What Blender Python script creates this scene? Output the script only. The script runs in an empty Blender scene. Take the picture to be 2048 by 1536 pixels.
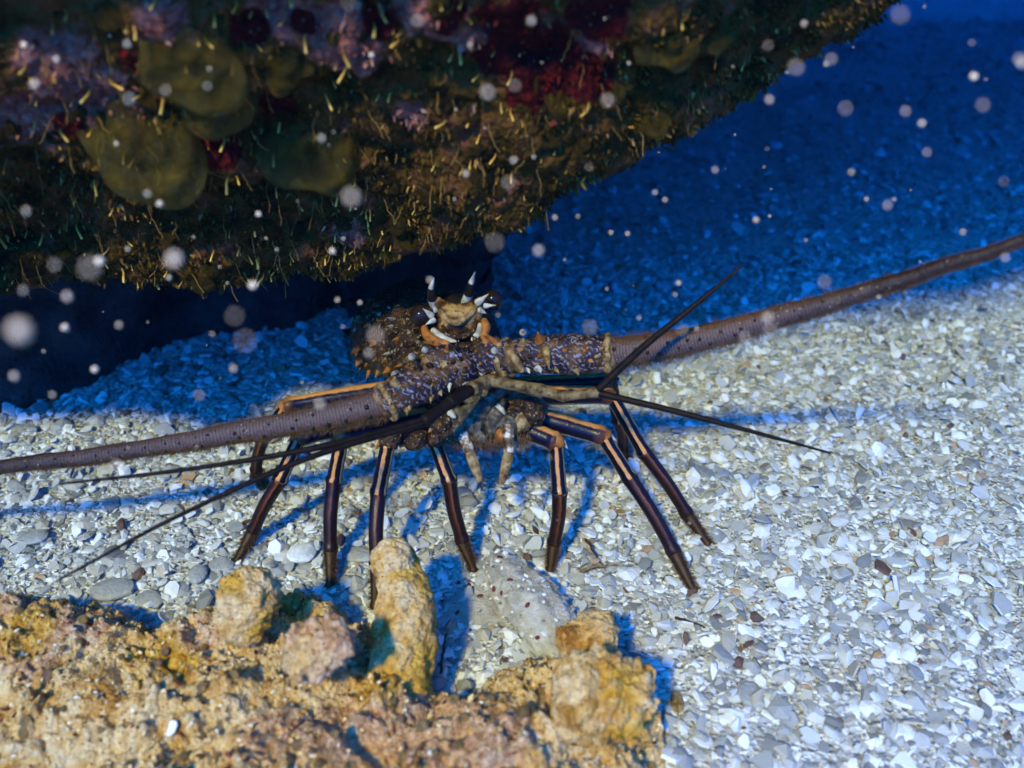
import bpy, math, random
import numpy as np
from mathutils import Vector, Matrix
from mathutils.bvhtree import BVHTree

R = math.radians
rng = np.random.default_rng(7)
random.seed(7)
scene = bpy.context.scene
COL = scene.collection

# ------------------------------------------------------------------ camera
CAM = np.array([0.0, 0.0, 0.5]); PITCH = R(34.0); FPX = 1704.0
FW = np.array([0, math.cos(PITCH), -math.sin(PITCH)])
UP = np.array([0, math.sin(PITCH), math.cos(PITCH)])
RT = np.array([1.0, 0, 0])
cd = bpy.data.cameras.new('camera'); cam = bpy.data.objects.new('camera', cd); COL.objects.link(cam)
cam.location = CAM; cam.rotation_euler = (math.pi / 2 - PITCH, 0, 0)
cd.sensor_width = 36.0; cd.lens = FPX / 2048 * 36.0
cd.clip_start = 0.01; cd.clip_end = 400
cd.dof.use_dof = True; cd.dof.focus_distance = 0.68; cd.dof.aperture_fstop = 4.5
scene.camera = cam

# ------------------------------------------------------------------ world, sun, exposure
SUN_EL = R(48.0); SUN_AZ = R(25.0)            # light comes from behind the camera, left of it
SH = np.array([math.sin(SUN_AZ), math.cos(SUN_AZ)]) / math.tan(SUN_EL)   # shadow shift per metre of height
w = bpy.data.worlds.new('World'); scene.world = w; w.use_nodes = True
nt = w.node_tree; bg = nt.nodes['Background']
sky = nt.nodes.new('ShaderNodeTexSky'); sky.sky_type = 'NISHITA'; sky.sun_disc = False
sky.sun_elevation = SUN_EL; sky.sun_rotation = math.pi + SUN_AZ
mx = nt.nodes.new('ShaderNodeMix'); mx.data_type = 'RGBA'; mx.blend_type = 'MULTIPLY'
mx.inputs[0].default_value = 1.0
mx.inputs[7].default_value = (0.003, 0.43, 1.0, 1)      # daylight filtered by the water column
nt.links.new(sky.outputs[0], mx.inputs[6]); nt.links.new(mx.outputs[2], bg.inputs[0])
bg.inputs[1].default_value = 0.15
sd = bpy.data.lights.new('sun', 'SUN'); sd.energy = 2.0; sd.angle = R(4.2); sd.color = (1.0, 0.495, 0.105)
sun = bpy.data.objects.new('sun', sd); COL.objects.link(sun)
ldir = Vector((math.sin(SUN_AZ) * math.cos(SUN_EL), math.cos(SUN_AZ) * math.cos(SUN_EL), -math.sin(SUN_EL)))
sun.rotation_euler = ldir.to_track_quat('-Z', 'Y').to_euler(); sun.location = (-1, -2, 3)
vs = scene.view_settings
vs.view_transform = 'Standard'; vs.look = 'None'; vs.gamma = 1.0; vs.exposure = 2.45; vs.use_curve_mapping = False
HAZE = 0.5
scene.cycles.use_denoising = True
cy = scene.cycles; cy.max_bounces = 4; cy.diffuse_bounces = 3; cy.glossy_bounces = 2; cy.transmission_bounces = 2; cy.caustics_reflective = False; cy.caustics_refractive = False
cy.use_adaptive_sampling = True; cy.adaptive_threshold = 0.03

# ------------------------------------------------------------------ helpers
def at(px, py, d):
    return CAM + d * (FW + (px - 1024) / FPX * RT + (768 - py) / FPX * UP)
def atz(px, py, z=0.0):
    r = FW + (px - 1024) / FPX * RT + (768 - py) / FPX * UP
    return CAM + r * ((z - CAM[2]) / r[2])
def nrm(a):
    a = np.asarray(a, float); return a / (np.linalg.norm(a, axis=-1, keepdims=True) + 1e-12)

def _hash(ix, iy, iz, seed):
    h = (ix * 374761393 + iy * 668265263 + iz * 2147483647 + seed * 974634211) & 0xFFFFFFFF
    h = ((h ^ (h >> 13)) * 1274126177) & 0xFFFFFFFF
    h = ((h ^ (h >> 16)) * 2246822519) & 0xFFFFFFFF
    return ((h ^ (h >> 15)) & 0xFFFFFF) / float(0xFFFFFF)
def vnoise(p, seed=0):
    f = np.floor(p); i = f.astype(np.int64); t = p - f; t = t * t * (3 - 2 * t)
    out = 0
    for dx in (0, 1):
        for dy in (0, 1):
            for dz in (0, 1):
                wgt = (t[:, 0] if dx else 1 - t[:, 0]) * (t[:, 1] if dy else 1 - t[:, 1]) * (t[:, 2] if dz else 1 - t[:, 2])
                out = out + wgt * _hash(i[:, 0] + dx, i[:, 1] + dy, i[:, 2] + dz, seed)
    return out * 2 - 1
def fbm(p, sc, octv=4, seed=0, gain=0.5):
    out = 0; a = 1.0; tot = 0; q = p * sc
    for k in range(octv):
        out = out + a * vnoise(q + 17.3 * k, seed + k); tot += a; a *= gain; q = q * 2.03
    return out / tot
def worley(p, sc, seed=0):
    q = p * sc; f = np.floor(q); i = f.astype(np.int64); best = np.full(len(p), 9.0)
    for dx in (-1, 0, 1):
        for dy in (-1, 0, 1):
            for dz in (-1, 0, 1):
                c = i + np.array([dx, dy, dz])
                o = np.stack([_hash(c[:, 0], c[:, 1], c[:, 2], seed + k) for k in range(3)], 1)
                best = np.minimum(best, np.linalg.norm(c + o - q, axis=1))
    return best

def mesh_data(name, V, faces, attrs=None, smooth=True):
    V = np.asarray(V, np.float32)
    if not isinstance(faces, (list, tuple)): faces = [faces]
    faces = [np.asarray(f, np.int32) for f in faces if len(f)]
    me = bpy.data.meshes.new(name)
    me.vertices.add(len(V)); me.vertices.foreach_set('co', V.ravel())
    loops = np.concatenate([f.ravel() for f in faces])
    tot = np.concatenate([np.full(len(f), f.shape[1], np.int32) for f in faces])
    start = np.concatenate([[0], np.cumsum(tot)[:-1]]).astype(np.int32)
    me.loops.add(len(loops)); me.loops.foreach_set('vertex_index', loops)
    me.polygons.add(len(tot)); me.polygons.foreach_set('loop_start', start); me.polygons.foreach_set('loop_total', tot)
    me.polygons.foreach_set('use_smooth', np.full(len(tot), bool(smooth)))
    for k, a in (attrs or {}).items():
        at_ = me.attributes.new(k, 'FLOAT', 'POINT'); at_.data.foreach_set('value', np.asarray(a, np.float32))
    me.update(calc_edges=True); me.validate()
    return me
def world_loc(o):
    l = np.zeros(3)
    while o is not None: l = l + np.array(o.location); o = o.parent
    return l
def obj(name, V, faces, mat, parent=None, attrs=None, smooth=True, origin=None, kind=None):
    V = np.asarray(V, float)
    if parent is not None: org = world_loc(parent)
    else: org = np.array(origin) if origin is not None else np.array([V[:, 0].mean(), V[:, 1].mean(), V[:, 2].min()])
    me = mesh_data(name, V - org, faces, attrs, smooth)
    o = bpy.data.objects.new(name, me); COL.objects.link(o)
    if mat: me.materials.append(mat)
    if parent is not None: o.parent = parent
    else: o.location = org
    if kind: o['kind'] = kind
    return o
def empty(name, loc):
    o = bpy.data.objects.new(name, None); COL.objects.link(o); o.location = loc; o.empty_display_size = 0.02
    return o
def tag(o, label, cat, group=None):
    o['label'] = label; o['category'] = cat
    if group: o['group'] = group
    return o
def gridf(nu, nv):
    a = (np.arange(nu - 1)[:, None] * nv + np.arange(nv - 1)[None, :]).ravel()
    return np.stack([a, a + nv, a + nv + 1, a + 1], 1)
def catmull(P, n):
    P = np.asarray(P, float); Q = np.vstack([2 * P[0] - P[1], P, 2 * P[-1] - P[-2]])
    u = np.linspace(0, len(P) - 1 - 1e-9, n); i = u.astype(int); t = (u - i)[:, None]
    a, b, c, d = Q[i], Q[i + 1], Q[i + 2], Q[i + 3]
    return 0.5 * (2 * b + (c - a) * t + (2 * a - 5 * b + 4 * c - d) * t * t + (3 * b - a - 3 * c + d) * t ** 3)
TOCAM = nrm(np.array([0, -0.8, 0.6]))
def tube(P, rad, m=12, ref=TOCAM, flat=1.0, cap=True):
    """Tube along dense points P; returns verts, quads, attrs (ang -1..1 about ref, t 0..1)."""
    P = np.asarray(P, float); rad = np.asarray(rad, float)
    if cap:
        T0 = nrm(P[1] - P[0]); T1 = nrm(P[-1] - P[-2])
        P = np.vstack([P[0] - T0 * rad[0] * .55, P[0] - T0 * rad[0] * .35, P, P[-1] + T1 * rad[-1] * .35, P[-1] + T1 * rad[-1] * .55])
        rad = np.concatenate([[rad[0] * .02, rad[0] * .7], rad, [rad[-1] * .7, rad[-1] * .02]])
    n = len(P); T = nrm(np.gradient(P, axis=0))
    N = nrm(ref - (T @ ref)[:, None] * T); B = np.cross(T, N)
    a = np.linspace(-math.pi, math.pi, m + 1)
    V = P[:, None, :] + rad[:, None, None] * (np.cos(a)[None, :, None] * N[:, None, :] * flat + np.sin(a)[None, :, None] * B[:, None, :])
    L = np.concatenate([[0], np.cumsum(np.linalg.norm(np.diff(P, axis=0), axis=1))]); L /= L[-1]
    at_ = {'ang': np.tile(a / math.pi, n), 't': np.repeat(L, m + 1)}
    return V.reshape(-1, 3), gridf(n, m + 1), at_
def join(parts):
    V = []; F = {}; A = {}; off = 0
    for v, f, a in parts:
        V.append(v)
        for q in (f if isinstance(f, list) else [f]):
            F.setdefault(q.shape[1], []).append(q + off)
        for k in a: A.setdefault(k, []).append(a[k])
        off += len(v)
    return np.vstack(V), [np.vstack(x) for x in F.values()], {k: np.concatenate(x) for k, x in A.items()}
def uvsphere(nu=16, nv=10):
    th = np.linspace(0, 2 * math.pi, nu + 1); ph = np.linspace(0.02, math.pi - 0.02, nv)
    V = np.stack([np.outer(np.cos(th), np.sin(ph)), np.outer(np.sin(th), np.sin(ph)), np.outer(np.ones(nu + 1), np.cos(ph))], 2)
    return V.reshape(-1, 3), gridf(nu + 1, nv)[:, ::-1]
def basis(n, up=(0, 0, 1)):
    n = nrm(n); u = np.array(up, float)
    if abs(n @ u) > .95: u = np.array([1.0, 0, 0])
    x = nrm(np.cross(u, n)); y = np.cross(n, x)
    return x, y, n

# ------------------------------------------------------------------ materials
class MatB:
    def __init__(s, name, rough=0.6, spec=0.4):
        s.m = bpy.data.materials.new(name); s.m.use_nodes = True; s.t = s.m.node_tree
        s.b = s.t.nodes['Principled BSDF']; s.b.inputs['Roughness'].default_value = rough
        s.b.inputs['Specular IOR Level'].default_value = spec
        s.co = s.t.nodes.new('ShaderNodeTexCoord').outputs['Object']
    def n(s, typ, **k):
        x = s.t.nodes.new(typ)
        for a, v in k.items(): setattr(x, a, v)
        return x
    def set(s, sock, v):
        if hasattr(v, 'is_linked'): s.t.links.new(v, sock)
        elif isinstance(v, tuple) and len(v) == 3 and sock.type == 'RGBA': sock.default_value = (*v, 1)
        else: sock.default_value = v
    def noise(s, sc, det=4, rough=.6, dist=0, co=None):
        x = s.n('ShaderNodeTexNoise'); s.set(x.inputs['Vector'], co or s.co)
        x.inputs['Scale'].default_value = sc; x.inputs['Detail'].default_value = det
        x.inputs['Roughness'].default_value = rough; x.inputs['Distortion'].default_value = dist
        return x.outputs[0]
    def vor(s, sc, feature='F1', out=0, rnd=1.0):
        x = s.n('ShaderNodeTexVoronoi', feature=feature); s.set(x.inputs['Vector'], s.co)
        x.inputs['Scale'].default_value = sc; x.inputs['Randomness'].default_value = rnd
        return x.outputs[out]
    def attr(s, name):
        x = s.n('ShaderNodeAttribute', attribute_name=name); return x.outputs['Fac']
    def ramp(s, fac, stops, interp='LINEAR'):
        x = s.n('ShaderNodeValToRGB'); r = x.color_ramp; r.interpolation = interp
        while len(r.elements) < len(stops): r.elements.new(0.5)
        for e, (p, c) in zip(r.elements, stops):
            e.position = p; e.color = (*c, 1) if isinstance(c, tuple) else (c, c, c, 1)
        s.set(x.inputs[0], fac); return x.outputs[0]
    def mix(s, f, a, b, blend='MIX'):
        x = s.n('ShaderNodeMix', data_type='RGBA', blend_type=blend)
        s.set(x.inputs[0], f); s.set(x.inputs[6], a); s.set(x.inputs[7], b); return x.outputs[2]
    def math(s, op, a, b=0.0):
        x = s.n('ShaderNodeMath', operation=op); s.set(x.inputs[0], a); s.set(x.inputs[1], b); return x.outputs[0]
    def bump(s, h, dist, strength=1.0):
        x = s.n('ShaderNodeBump'); x.inputs['Distance'].default_value = dist; x.inputs['Strength'].default_value = strength
        s.set(x.inputs['Height'], h); s.t.links.new(x.outputs[0], s.b.inputs['Normal']); return s
    def col(s, c): s.set(s.b.inputs['Base Color'], c); return s
    def rough(s, v): s.set(s.b.inputs['Roughness'], v); return s

M = {}
# sand bed and shell flakes
b = MatB('shell_sand', .85, .2)
cell = b.vor(260, out=1); sep = b.n('ShaderNodeSeparateColor'); b.set(sep.inputs[0], cell)
b.col(b.ramp(sep.outputs[0], [(0, (.30, .28, .25)), (.3, (.46, .43, .38)), (.6, (.62, .59, .53)), (.85, (.74, .72, .67)), (1, (.40, .31, .20))]))
b.bump(b.vor(260), .004, .9); M['sand'] = b.m
b = MatB('shell_flake', .55, .35)
c = b.ramp(b.attr('tint'), [(0, (.80, .79, .77)), (.15, (.60, .585, .55)), (.33, (.43, .415, .385)), (.53, (.32, .315, .30)), (.68, (.45, .41, .345)),
    (.77, (.20, .20, .195)), (.89, (.78, .77, .75)), (.965, (.45, .27, .15)), (.985, (.10, .04, .03))], 'CONSTANT')
b.col(b.mix(b.math('MULTIPLY', b.noise(380, 3), .55), c, b.mix(.5, c, (.30, .27, .22))))
b.bump(b.noise(700, 3), .0008, .6); M['flake'] = b.m
# reef
b = MatB('reef_crust', .8, .12)
nz = b.noise(38, 6, .65); n2 = b.noise(140, 4, .6)
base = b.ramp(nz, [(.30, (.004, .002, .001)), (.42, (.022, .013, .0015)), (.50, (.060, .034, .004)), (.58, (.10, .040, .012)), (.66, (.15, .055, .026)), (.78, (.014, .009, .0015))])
pink = b.ramp(n2, [(.3, (.06, .014, .012)), (.55, (.20, .075, .055)), (.75, (.34, .16, .12))])
red = b.ramp(n2, [(.3, (.014, .001, .001)), (.6, (.055, .002, .002)), (.8, (.11, .008, .006))])
wob = b.math('MULTIPLY', b.math('SUBTRACT', b.noise(70, 4), .5), .8)
cc = b.mix(b.ramp(b.math('ADD', b.attr('pink'), wob), [(.40, 0.0), (.56, 1.0)]), base, pink)
cc = b.mix(b.ramp(b.math('ADD', b.attr('red'), wob), [(.42, 0.0), (.52, 1.0)]), cc, red)
cc = b.mix(b.ramp(b.vor(210), [(.10, 1.0), (.17, 0.0)]), cc, (.13, .085, .03))
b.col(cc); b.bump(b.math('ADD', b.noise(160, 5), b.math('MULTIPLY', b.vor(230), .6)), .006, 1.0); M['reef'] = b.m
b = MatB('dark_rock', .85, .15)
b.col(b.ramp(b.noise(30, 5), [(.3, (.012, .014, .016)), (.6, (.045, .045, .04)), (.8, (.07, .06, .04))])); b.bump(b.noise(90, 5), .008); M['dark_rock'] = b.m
b = MatB('green_algae', .5, .15)
rim = b.attr('rim')
gc = b.ramp(b.noise(2.6, 7, .72), [(.30, (.014, .011, .001)), (.42, (.034, .026, .003)), (.52, (.056, .042, .004)), (.62, (.11, .078, .006)), (.70, (.05, .030, .008)), (.82, (.12, .07, .03))])
gc = b.mix(b.ramp(rim, [(.78, 0.0), (1, .6)]), gc, (.085, .070, .014))
gc = b.mix(b.ramp(b.vor(11), [(.10, .8), (.20, 0.0)]), gc, (.16, .12, .05))
b.col(gc); b.bump(b.math('ADD', b.noise(18, 4), b.noise(5, 5)), .0025, .8); M['algae'] = b.m
tr = b.n('ShaderNodeBsdfTransparent'); ms = b.n('ShaderNodeMixShader'); b.set(ms.inputs[0], b.ramp(b.noise(3.2, 4), [(.35, .30), (.65, .62)]))     # thin, see-through fronds
b.t.links.new(b.b.outputs[0], ms.inputs[1]); b.t.links.new(tr.outputs[0], ms.inputs[2]); b.t.links.new(ms.outputs[0], b.t.nodes['Material Output'].inputs['Surface'])
b = MatB('olive_algae', .6, .12)
b.col(b.ramp(b.noise(3.5, 6, .7), [(.3, (.008, .005, .001)), (.5, (.028, .019, .002)), (.62, (.055, .036, .004)), (.75, (.035, .013, .006))])); b.bump(b.noise(9, 4), .003); M['olive'] = b.m
b = MatB('turf', .7, .1)
b.col(b.ramp(b.attr('tint'), [(0, (.010, .007, .001)), (.15, (.050, .033, .003)), (.28, (.10, .066, .007)), (.36, (.08, .032, .010)), (.41, (.30, .18, .05)), (.50, (.022, .001, .001)), (.68, (.085, .005, .003)), (.75, (.11, .035, .028)), (.9, (.26, .11, .08)), (1, (.40, .24, .16))])); M['turf'] = b.m
b = MatB('bristle', .5, .4)
b.col(b.ramp(b.attr('t'), [(0, (.10, .05, .004)), (.5, (.42, .24, .025)), (1, (.78, .50, .09))])); M['bristle'] = b.m
b = MatB('pale_filament', .5, .3); b.col((.24, .14, .03)); M['filament'] = b.m
# foreground rock
b = MatB('encrusted_rock', .8, .15)
n1 = b.noise(26, 6, .65); n2 = b.noise(190, 5, .65)
base = b.ramp(n1, [(.28, (.26, .085, .012)), (.37, (.58, .27, .05)), (.45, (.80, .48, .16)), (.55, (.90, .66, .34)), (.64, (.76, .42, .10)), (.76, (.64, .31, .015))])
base = b.mix(b.ramp(n2, [(.36, .75), (.50, 0.0)]), base, b.mix(.5, base, (.16, .07, .04)))
base = b.mix(b.ramp(n2, [(.60, 0.0), (.72, .8)]), base, (.95, .82, .52))
pk = b.ramp(b.math('ADD', b.attr('pink'), b.math('MULTIPLY', b.math('SUBTRACT', b.noise(75, 4), .5), .9)), [(.38, 0.0), (.55, .85)])
base = b.mix(pk, base, b.ramp(n2, [(.3, (.28, .08, .03)), (.5, (.64, .36, .19)), (.7, (.88, .66, .44))]))
ye = b.ramp(b.math('ADD', b.attr('yellow'), b.math('MULTIPLY', b.math('SUBTRACT', b.noise(60, 4), .5), .7)), [(.50, 0.0), (.75, .75)])
base = b.mix(ye, base, b.ramp(n2, [(.3, (.30, .12, .006)), (.5, (.70, .36, .015)), (.7, (.90, .56, .08))]))
base = b.mix(b.ramp(b.vor(170), [(.10, .9), (.16, 0.0)]), base, (.28, .05, .05))
b.col(base); b.bump(b.math('ADD', b.noise(240, 5, .7), b.math('MULTIPLY', b.vor(330), .5)), .005, 1.0); M['rock'] = b.m
b = MatB('rock_grit', .8, .15)
b.col(b.ramp(b.attr('tint'), [(0, (.82, .66, .40)), (.2, (.60, .38, .13)), (.42, (.40, .19, .045)), (.58, (.70, .50, .22)), (.70, (.22, .05, .03)), (.76, (.55, .30, .20)), (.84, (.10, .045, .02)), (.97, (.80, .74, .60))], 'CONSTANT')); M['grit'] = b.m
# rubble, twigs, pebbles, specks
b = MatB('grey_rubble', .9, .15)
b.col(b.ramp(b.noise(60, 5), [(.3, (.36, .30, .22)), (.5, (.54, .48, .39)), (.62, (.66, .61, .53)), (.75, (.48, .37, .23))])); b.bump(b.noise(260, 6, .7), .004); M['rubble'] = b.m
b = MatB('red_dot', .5, .4); b.col((.13, .018, .022)); M['red_dot'] = b.m
b = MatB('dark_twig', .7, .2); b.col(b.ramp(b.noise(300, 3), [(.3, (.012, .010, .008)), (.7, (.06, .04, .025))])); M['twig'] = b.m
b = MatB('grey_pebble', .7, .3)
b.col(b.ramp(b.noise(70, 4), [(.3, (.24, .24, .24)), (.7, (.42, .41, .38))])); b.bump(b.noise(300, 3), .001); M['pebble'] = b.m
b = MatB('white_shell', .45, .4); b.col(b.ramp(b.noise(200, 3), [(.3, (.62, .58, .5)), (.6, (.85, .83, .78))])); M['white_shell'] = b.m
b = MatB('speck', .8, .1); b.col((.80, .66, .44)); M['speck'] = b.m
# lobster
def stripes(name, ang, tstops=None, rough=.27):
    b = MatB(name, rough, .22)
    a = b.math('ADD', b.math('MULTIPLY', b.attr('ang'), .5), .5)
    a = b.math('ADD', a, b.math('MULTIPLY', b.math('SUBTRACT', b.noise(160, 3), .5), .07))
    c = b.ramp(a, ang)
    if tstops:
        t = b.math('ADD', b.attr('t'), b.math('MULTIPLY', b.math('SUBTRACT', b.noise(120, 4), .5), .18))
        f = b.ramp(t, [(p, m) for p, m, _ in tstops]); k = b.ramp(t, [(p, q) for p, _, q in tstops])
        c = b.mix(f, c, k)
    c = b.mix(b.ramp(b.noise(260, 3), [(.55, 0.0), (.75, .5)]), c, (.018, .008, .004))
    b.col(c); b.bump(b.noise(500, 3), .0006, .5); return b.m
PU = (.006, .005, .016); DK = (.003, .002, .003); OR = (.56, .25, .075); CR = (.32, .25, .14)
M['leg_upper'] = stripes('leg_upper', [(.0, DK), (.26, DK), (.29, CR), (.345, CR), (.37, PU), (.52, PU), (.60, (.009, .007, .024)), (.63, OR), (.74, OR), (.79, DK)],
    [(.0, .0, (.2, .1, .05)), (.86, .0, (.12, .04, .012)), (.98, .85, (.18, .065, .018))])
M['leg_shin'] = stripes('leg_shin', [(.0, DK), (.22, DK), (.27, PU), (.34, CR), (.37, DK), (.465, (.006, .005, .012)), (.480, OR), (.54, OR), (.555, DK), (.68, PU), (.73, CR), (.77, DK)])
M['leg_tip'] = stripes('leg_tip', [(.0, (.014, .006, .003)), (.44, (.03, .013, .005)), (.52, (.10, .055, .018)), (.60, (.02, .009, .004)), (1, (.014, .006, .003))], rough=.6)
b = MatB('antenna_base', .5, .22)
wv = b.n('ShaderNodeTexWave', wave_type='BANDS', bands_direction='DIAGONAL'); b.set(wv.inputs['Vector'], b.co)
wv.inputs['Scale'].default_value = 84; wv.inputs['Distortion'].default_value = 9; wv.inputs['Detail'].default_value = 2; wv.inputs['Detail Scale'].default_value = 2.2
dash = b.math('MULTIPLY', b.ramp(wv.outputs[1], [(.62, 0.0), (.80, 1.0)]), b.ramp(b.noise(260, 2), [(.42, 0.0), (.54, 1.0)]))
pb = b.ramp(b.noise(60, 4), [(.3, (.007, .005, .014)), (.44, (.018, .012, .026)), (.52, (.040, .020, .012)), (.60, (.11, .048, .012)), (.70, (.20, .115, .036)), (.82, (.03, .018, .012))])
pb = b.mix(dash, pb, (.20, .19, .24))
ends = b.ramp(b.attr('t'), [(0, 1.0), (.10, .0), (.88, .0), (.97, 1.0)])
pb = b.mix(b.math('MULTIPLY', ends, b.ramp(b.noise(150, 3), [(.35, .3), (.6, 1.0)])), pb, (.38, .22, .07))
b.col(pb); b.bump(b.math('ADD', b.noise(420, 4), dash), .0012, .8); M['ped'] = b.m
b = MatB('antenna_flagellum', .42, .25)
tt = b.attr('len'); rings = b.math('FRACT', b.math('ADD', b.math('MULTIPLY', tt, 420.0), b.math('MULTIPLY', b.noise(220, 2), .9)))
fc = b.ramp(rings, [(0, (.034, .021, .020)), (.22, (.086, .055, .053)), (.8, (.104, .068, .066)), (1, (.034, .021, .020))])
aa = b.math('ADD', b.math('MULTIPLY', b.attr('ang'), .5), .5)
brown = b.ramp(b.math('ADD', aa, b.math('MULTIPLY', b.math('SUBTRACT', b.noise(150, 4), .5), .18)), [(.34, 1.0), (.46, .0), (.62, .0), (.74, 1.0)])
fc = b.mix(brown, fc, b.ramp(b.noise(300, 4), [(.3, (.045, .020, .008)), (.7, (.14, .070, .026))]))
fc = b.mix(b.ramp(b.math('ADD', b.attr('t'), b.math('MULTIPLY', b.math('SUBTRACT', b.noise(60, 4), .5), .5)), [(.28, .0), (.62, .9)]), fc, b.ramp(b.noise(260, 4), [(.3, (.008, .005, .005)), (.62, (.024, .013, .010)), (.78, (.10, .052, .020))]))
fc = b.mix(b.ramp(b.vor(230), [(.10, .85), (.20, 0.0)]), fc, b.ramp(b.noise(90, 2), [(.47, (.010, .005, .004)), (.53, (.30, .21, .13))]))
b.col(fc); b.bump(b.math('ADD', b.noise(420, 4), b.math('MULTIPLY', rings, .4)), .0016, .8); M['flag'] = b.m
b = MatB('lobster_shell', .55, .2)
sh = b.ramp(b.noise(55, 5, .65), [(.28, (.006, .004, .003)), (.45, (.022, .012, .008)), (.58, (.055, .030, .012)), (.68, (.13, .045, .010)), (.82, (.025, .020, .022))])
sh = b.mix(b.ramp(b.vor(330), [(.16, .9), (.26, 0.0)]), sh, (.30, .23, .14))
sh = b.mix(b.ramp(b.vor(120), [(.14, .8), (.24, 0.0)]), sh, b.ramp(b.noise(60, 2), [(.45, (.34, .27, .17)), (.55, (.20, .07, .015))]))
b.col(sh); b.bump(b.math('ADD', b.noise(260, 4), b.vor(300)), .0025, .9); M['shell'] = b.m
def plain(name, stops, sc=200, rough=.45, bump=.0008):
    b = MatB(name, rough, .22); b.col(b.ramp(b.noise(sc, 4), stops)); b.bump(b.noise(sc * 2, 3), bump); return b.m
M['face'] = plain('face_plate', [(.34, (.010, .004, .002)), (.45, (.07, .028, .008)), (.53, (.24, .13, .034)), (.62, (.36, .23, .075)), (.70, (.04, .014, .005))], 95, .45, .002)
M['white'] = plain('ivory', [(.32, (.16, .14, .10)), (.5, (.40, .38, .31)), (.7, (.56, .53, .45))], 180)
M['black'] = plain('black_horn', [(.3, (.006, .005, .005)), (.7, (.02, .015, .012))], 100, .3)
M['eye'] = plain('eye', [(.3, (.010, .007, .006)), (.7, (.022, .014, .012))], 60, .12, .0)
M['orange'] = plain('orange_band', [(.34, (.10, .03, .006)), (.46, (.28, .095, .016)), (.65, (.42, .17, .04))], 130)
M['tan'] = plain('tan_joint', [(.34, (.07, .035, .010)), (.48, (.20, .12, .04)), (.62, (.36, .25, .11))], 190)
M['brownhair'] = plain('brown_hair', [(.3, (.05, .024, .008)), (.7, (.15, .075, .025))], 200, .7)
M['feeler'] = plain('feeler', [(.35, (.03, .016, .010)), (.48, (.16, .10, .05)), (.58, (.55, .50, .40))], 140)
M['mouth'] = plain('mouthpart', [(.3, (.014, .013, .010)), (.46, (.050, .044, .030)), (.58, (.13, .11, .075)), (.72, (.26, .24, .18))], 170, .5, .002)
M['antennule'] = plain('antennule', [(.34, (.035, .018, .007)), (.45, (.11, .072, .026)), (.58, (.20, .145, .065)), (.7, (.06, .033, .013))], 120, .5, .0015)
M['whip'] = plain('antennule_whip', [(.3, (.004, .003, .003)), (.7, (.014, .008, .006))], 150, .55); M['whip'].node_tree.nodes['Principled BSDF'].inputs['Specular IOR Level'].default_value = .12

# ------------------------------------------------------------------ sand bed
def ground(x, y):
    p = np.stack([np.asarray(x, float), np.asarray(y, float), np.zeros_like(np.asarray(x, float))], 1)
    return .010 * fbm(p, 5.0, 3, 3) + .0025 * fbm(p, 45.0, 2, 5)
def axis(near, far, a0, a1, step):
    core = np.arange(a0, a1, step); k = step; out = [a1]
    while out[-1] < far: k *= 1.35; out.append(out[-1] + k)
    k = step; lo = []; c = a0
    while c > near: k *= 1.35; c -= k; lo.append(c)
    return np.array(lo[::-1] + list(core) + out)
gx = axis(-30, 30, -1.0, 1.0, .006); gy = axis(-20, 40, .15, 1.3, .006)
XX, YY = np.meshgrid(gx, gy, indexing='ij'); V = np.stack([XX.ravel(), YY.ravel(), ground(XX.ravel(), YY.ravel())], 1)
sand = obj('sand', V, gridf(len(gx), len(gy)), M['sand'], origin=(0, 0, 0)); sand['kind'] = 'structure'

def flakes(x, y, r, K, sides, lift=0.0, tilt=.42, seed=1):
    g = np.random.default_rng(seed); n = len(x)
    th = np.sort((np.arange(K)[None, :] + g.uniform(-.36, .36, (n, K))) * 2 * math.pi / K, axis=1)
    rr = r[:, None] * g.uniform(.66, 1.12, (n, K)); el = g.uniform(.45, 1.0, n)[:, None]
    lx = rr * np.cos(th); ly = rr * np.sin(th) * el
    dome = r * g.uniform(-.05, .48, n); thick = r * g.uniform(.12, .40, n)
    ti = np.abs(g.normal(0, tilt, n)); steep = g.random(n) < .07; ti[steep] = g.uniform(.7, 1.35, steep.sum())
    az = g.uniform(0, 2 * math.pi, n); yaw = g.uniform(0, 2 * math.pi, n)
    N = np.stack([np.sin(ti) * np.cos(az), np.sin(ti) * np.sin(az), np.cos(ti)], 1)
    A = nrm(np.cross(N, np.stack([np.cos(yaw), np.sin(yaw), np.zeros(n)], 1))); B = np.cross(N, A)
    C = np.stack([x, y, ground(x, y) + lift + g.uniform(-.25, .75, n) * r * (.35 + ti)], 1)
    top = C[:, None] + lx[..., None] * A[:, None] + ly[..., None] * B[:, None]
    cen = C + dome[:, None] * N
    idx = np.arange(K); nx = (idx + 1) % K
    if sides:
        bot = C[:, None] + 1.04 * (lx[..., None] * A[:, None] + ly[..., None] * B[:, None]) - thick[:, None, None] * N[:, None]
        V = np.concatenate([cen[:, None], top, bot], 1); s = 1 + 2 * K
        q = np.stack([1 + idx, 1 + K + idx, 1 + K + nx, 1 + nx], 1)
    else: V = np.concatenate([cen[:, None], top], 1); s = 1 + K
    t = np.stack([np.zeros(K, int), 1 + idx, 1 + nx], 1)
    off = (np.arange(n) * s)[:, None, None]
    F = [(t[None] + off).reshape(-1, 3)]
    if sides: F.append((q[None] + off).reshape(-1, 4))
    tint = np.repeat(g.random(n), s)
    return V.reshape(-1, 3), F, {'tint': tint}
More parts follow.
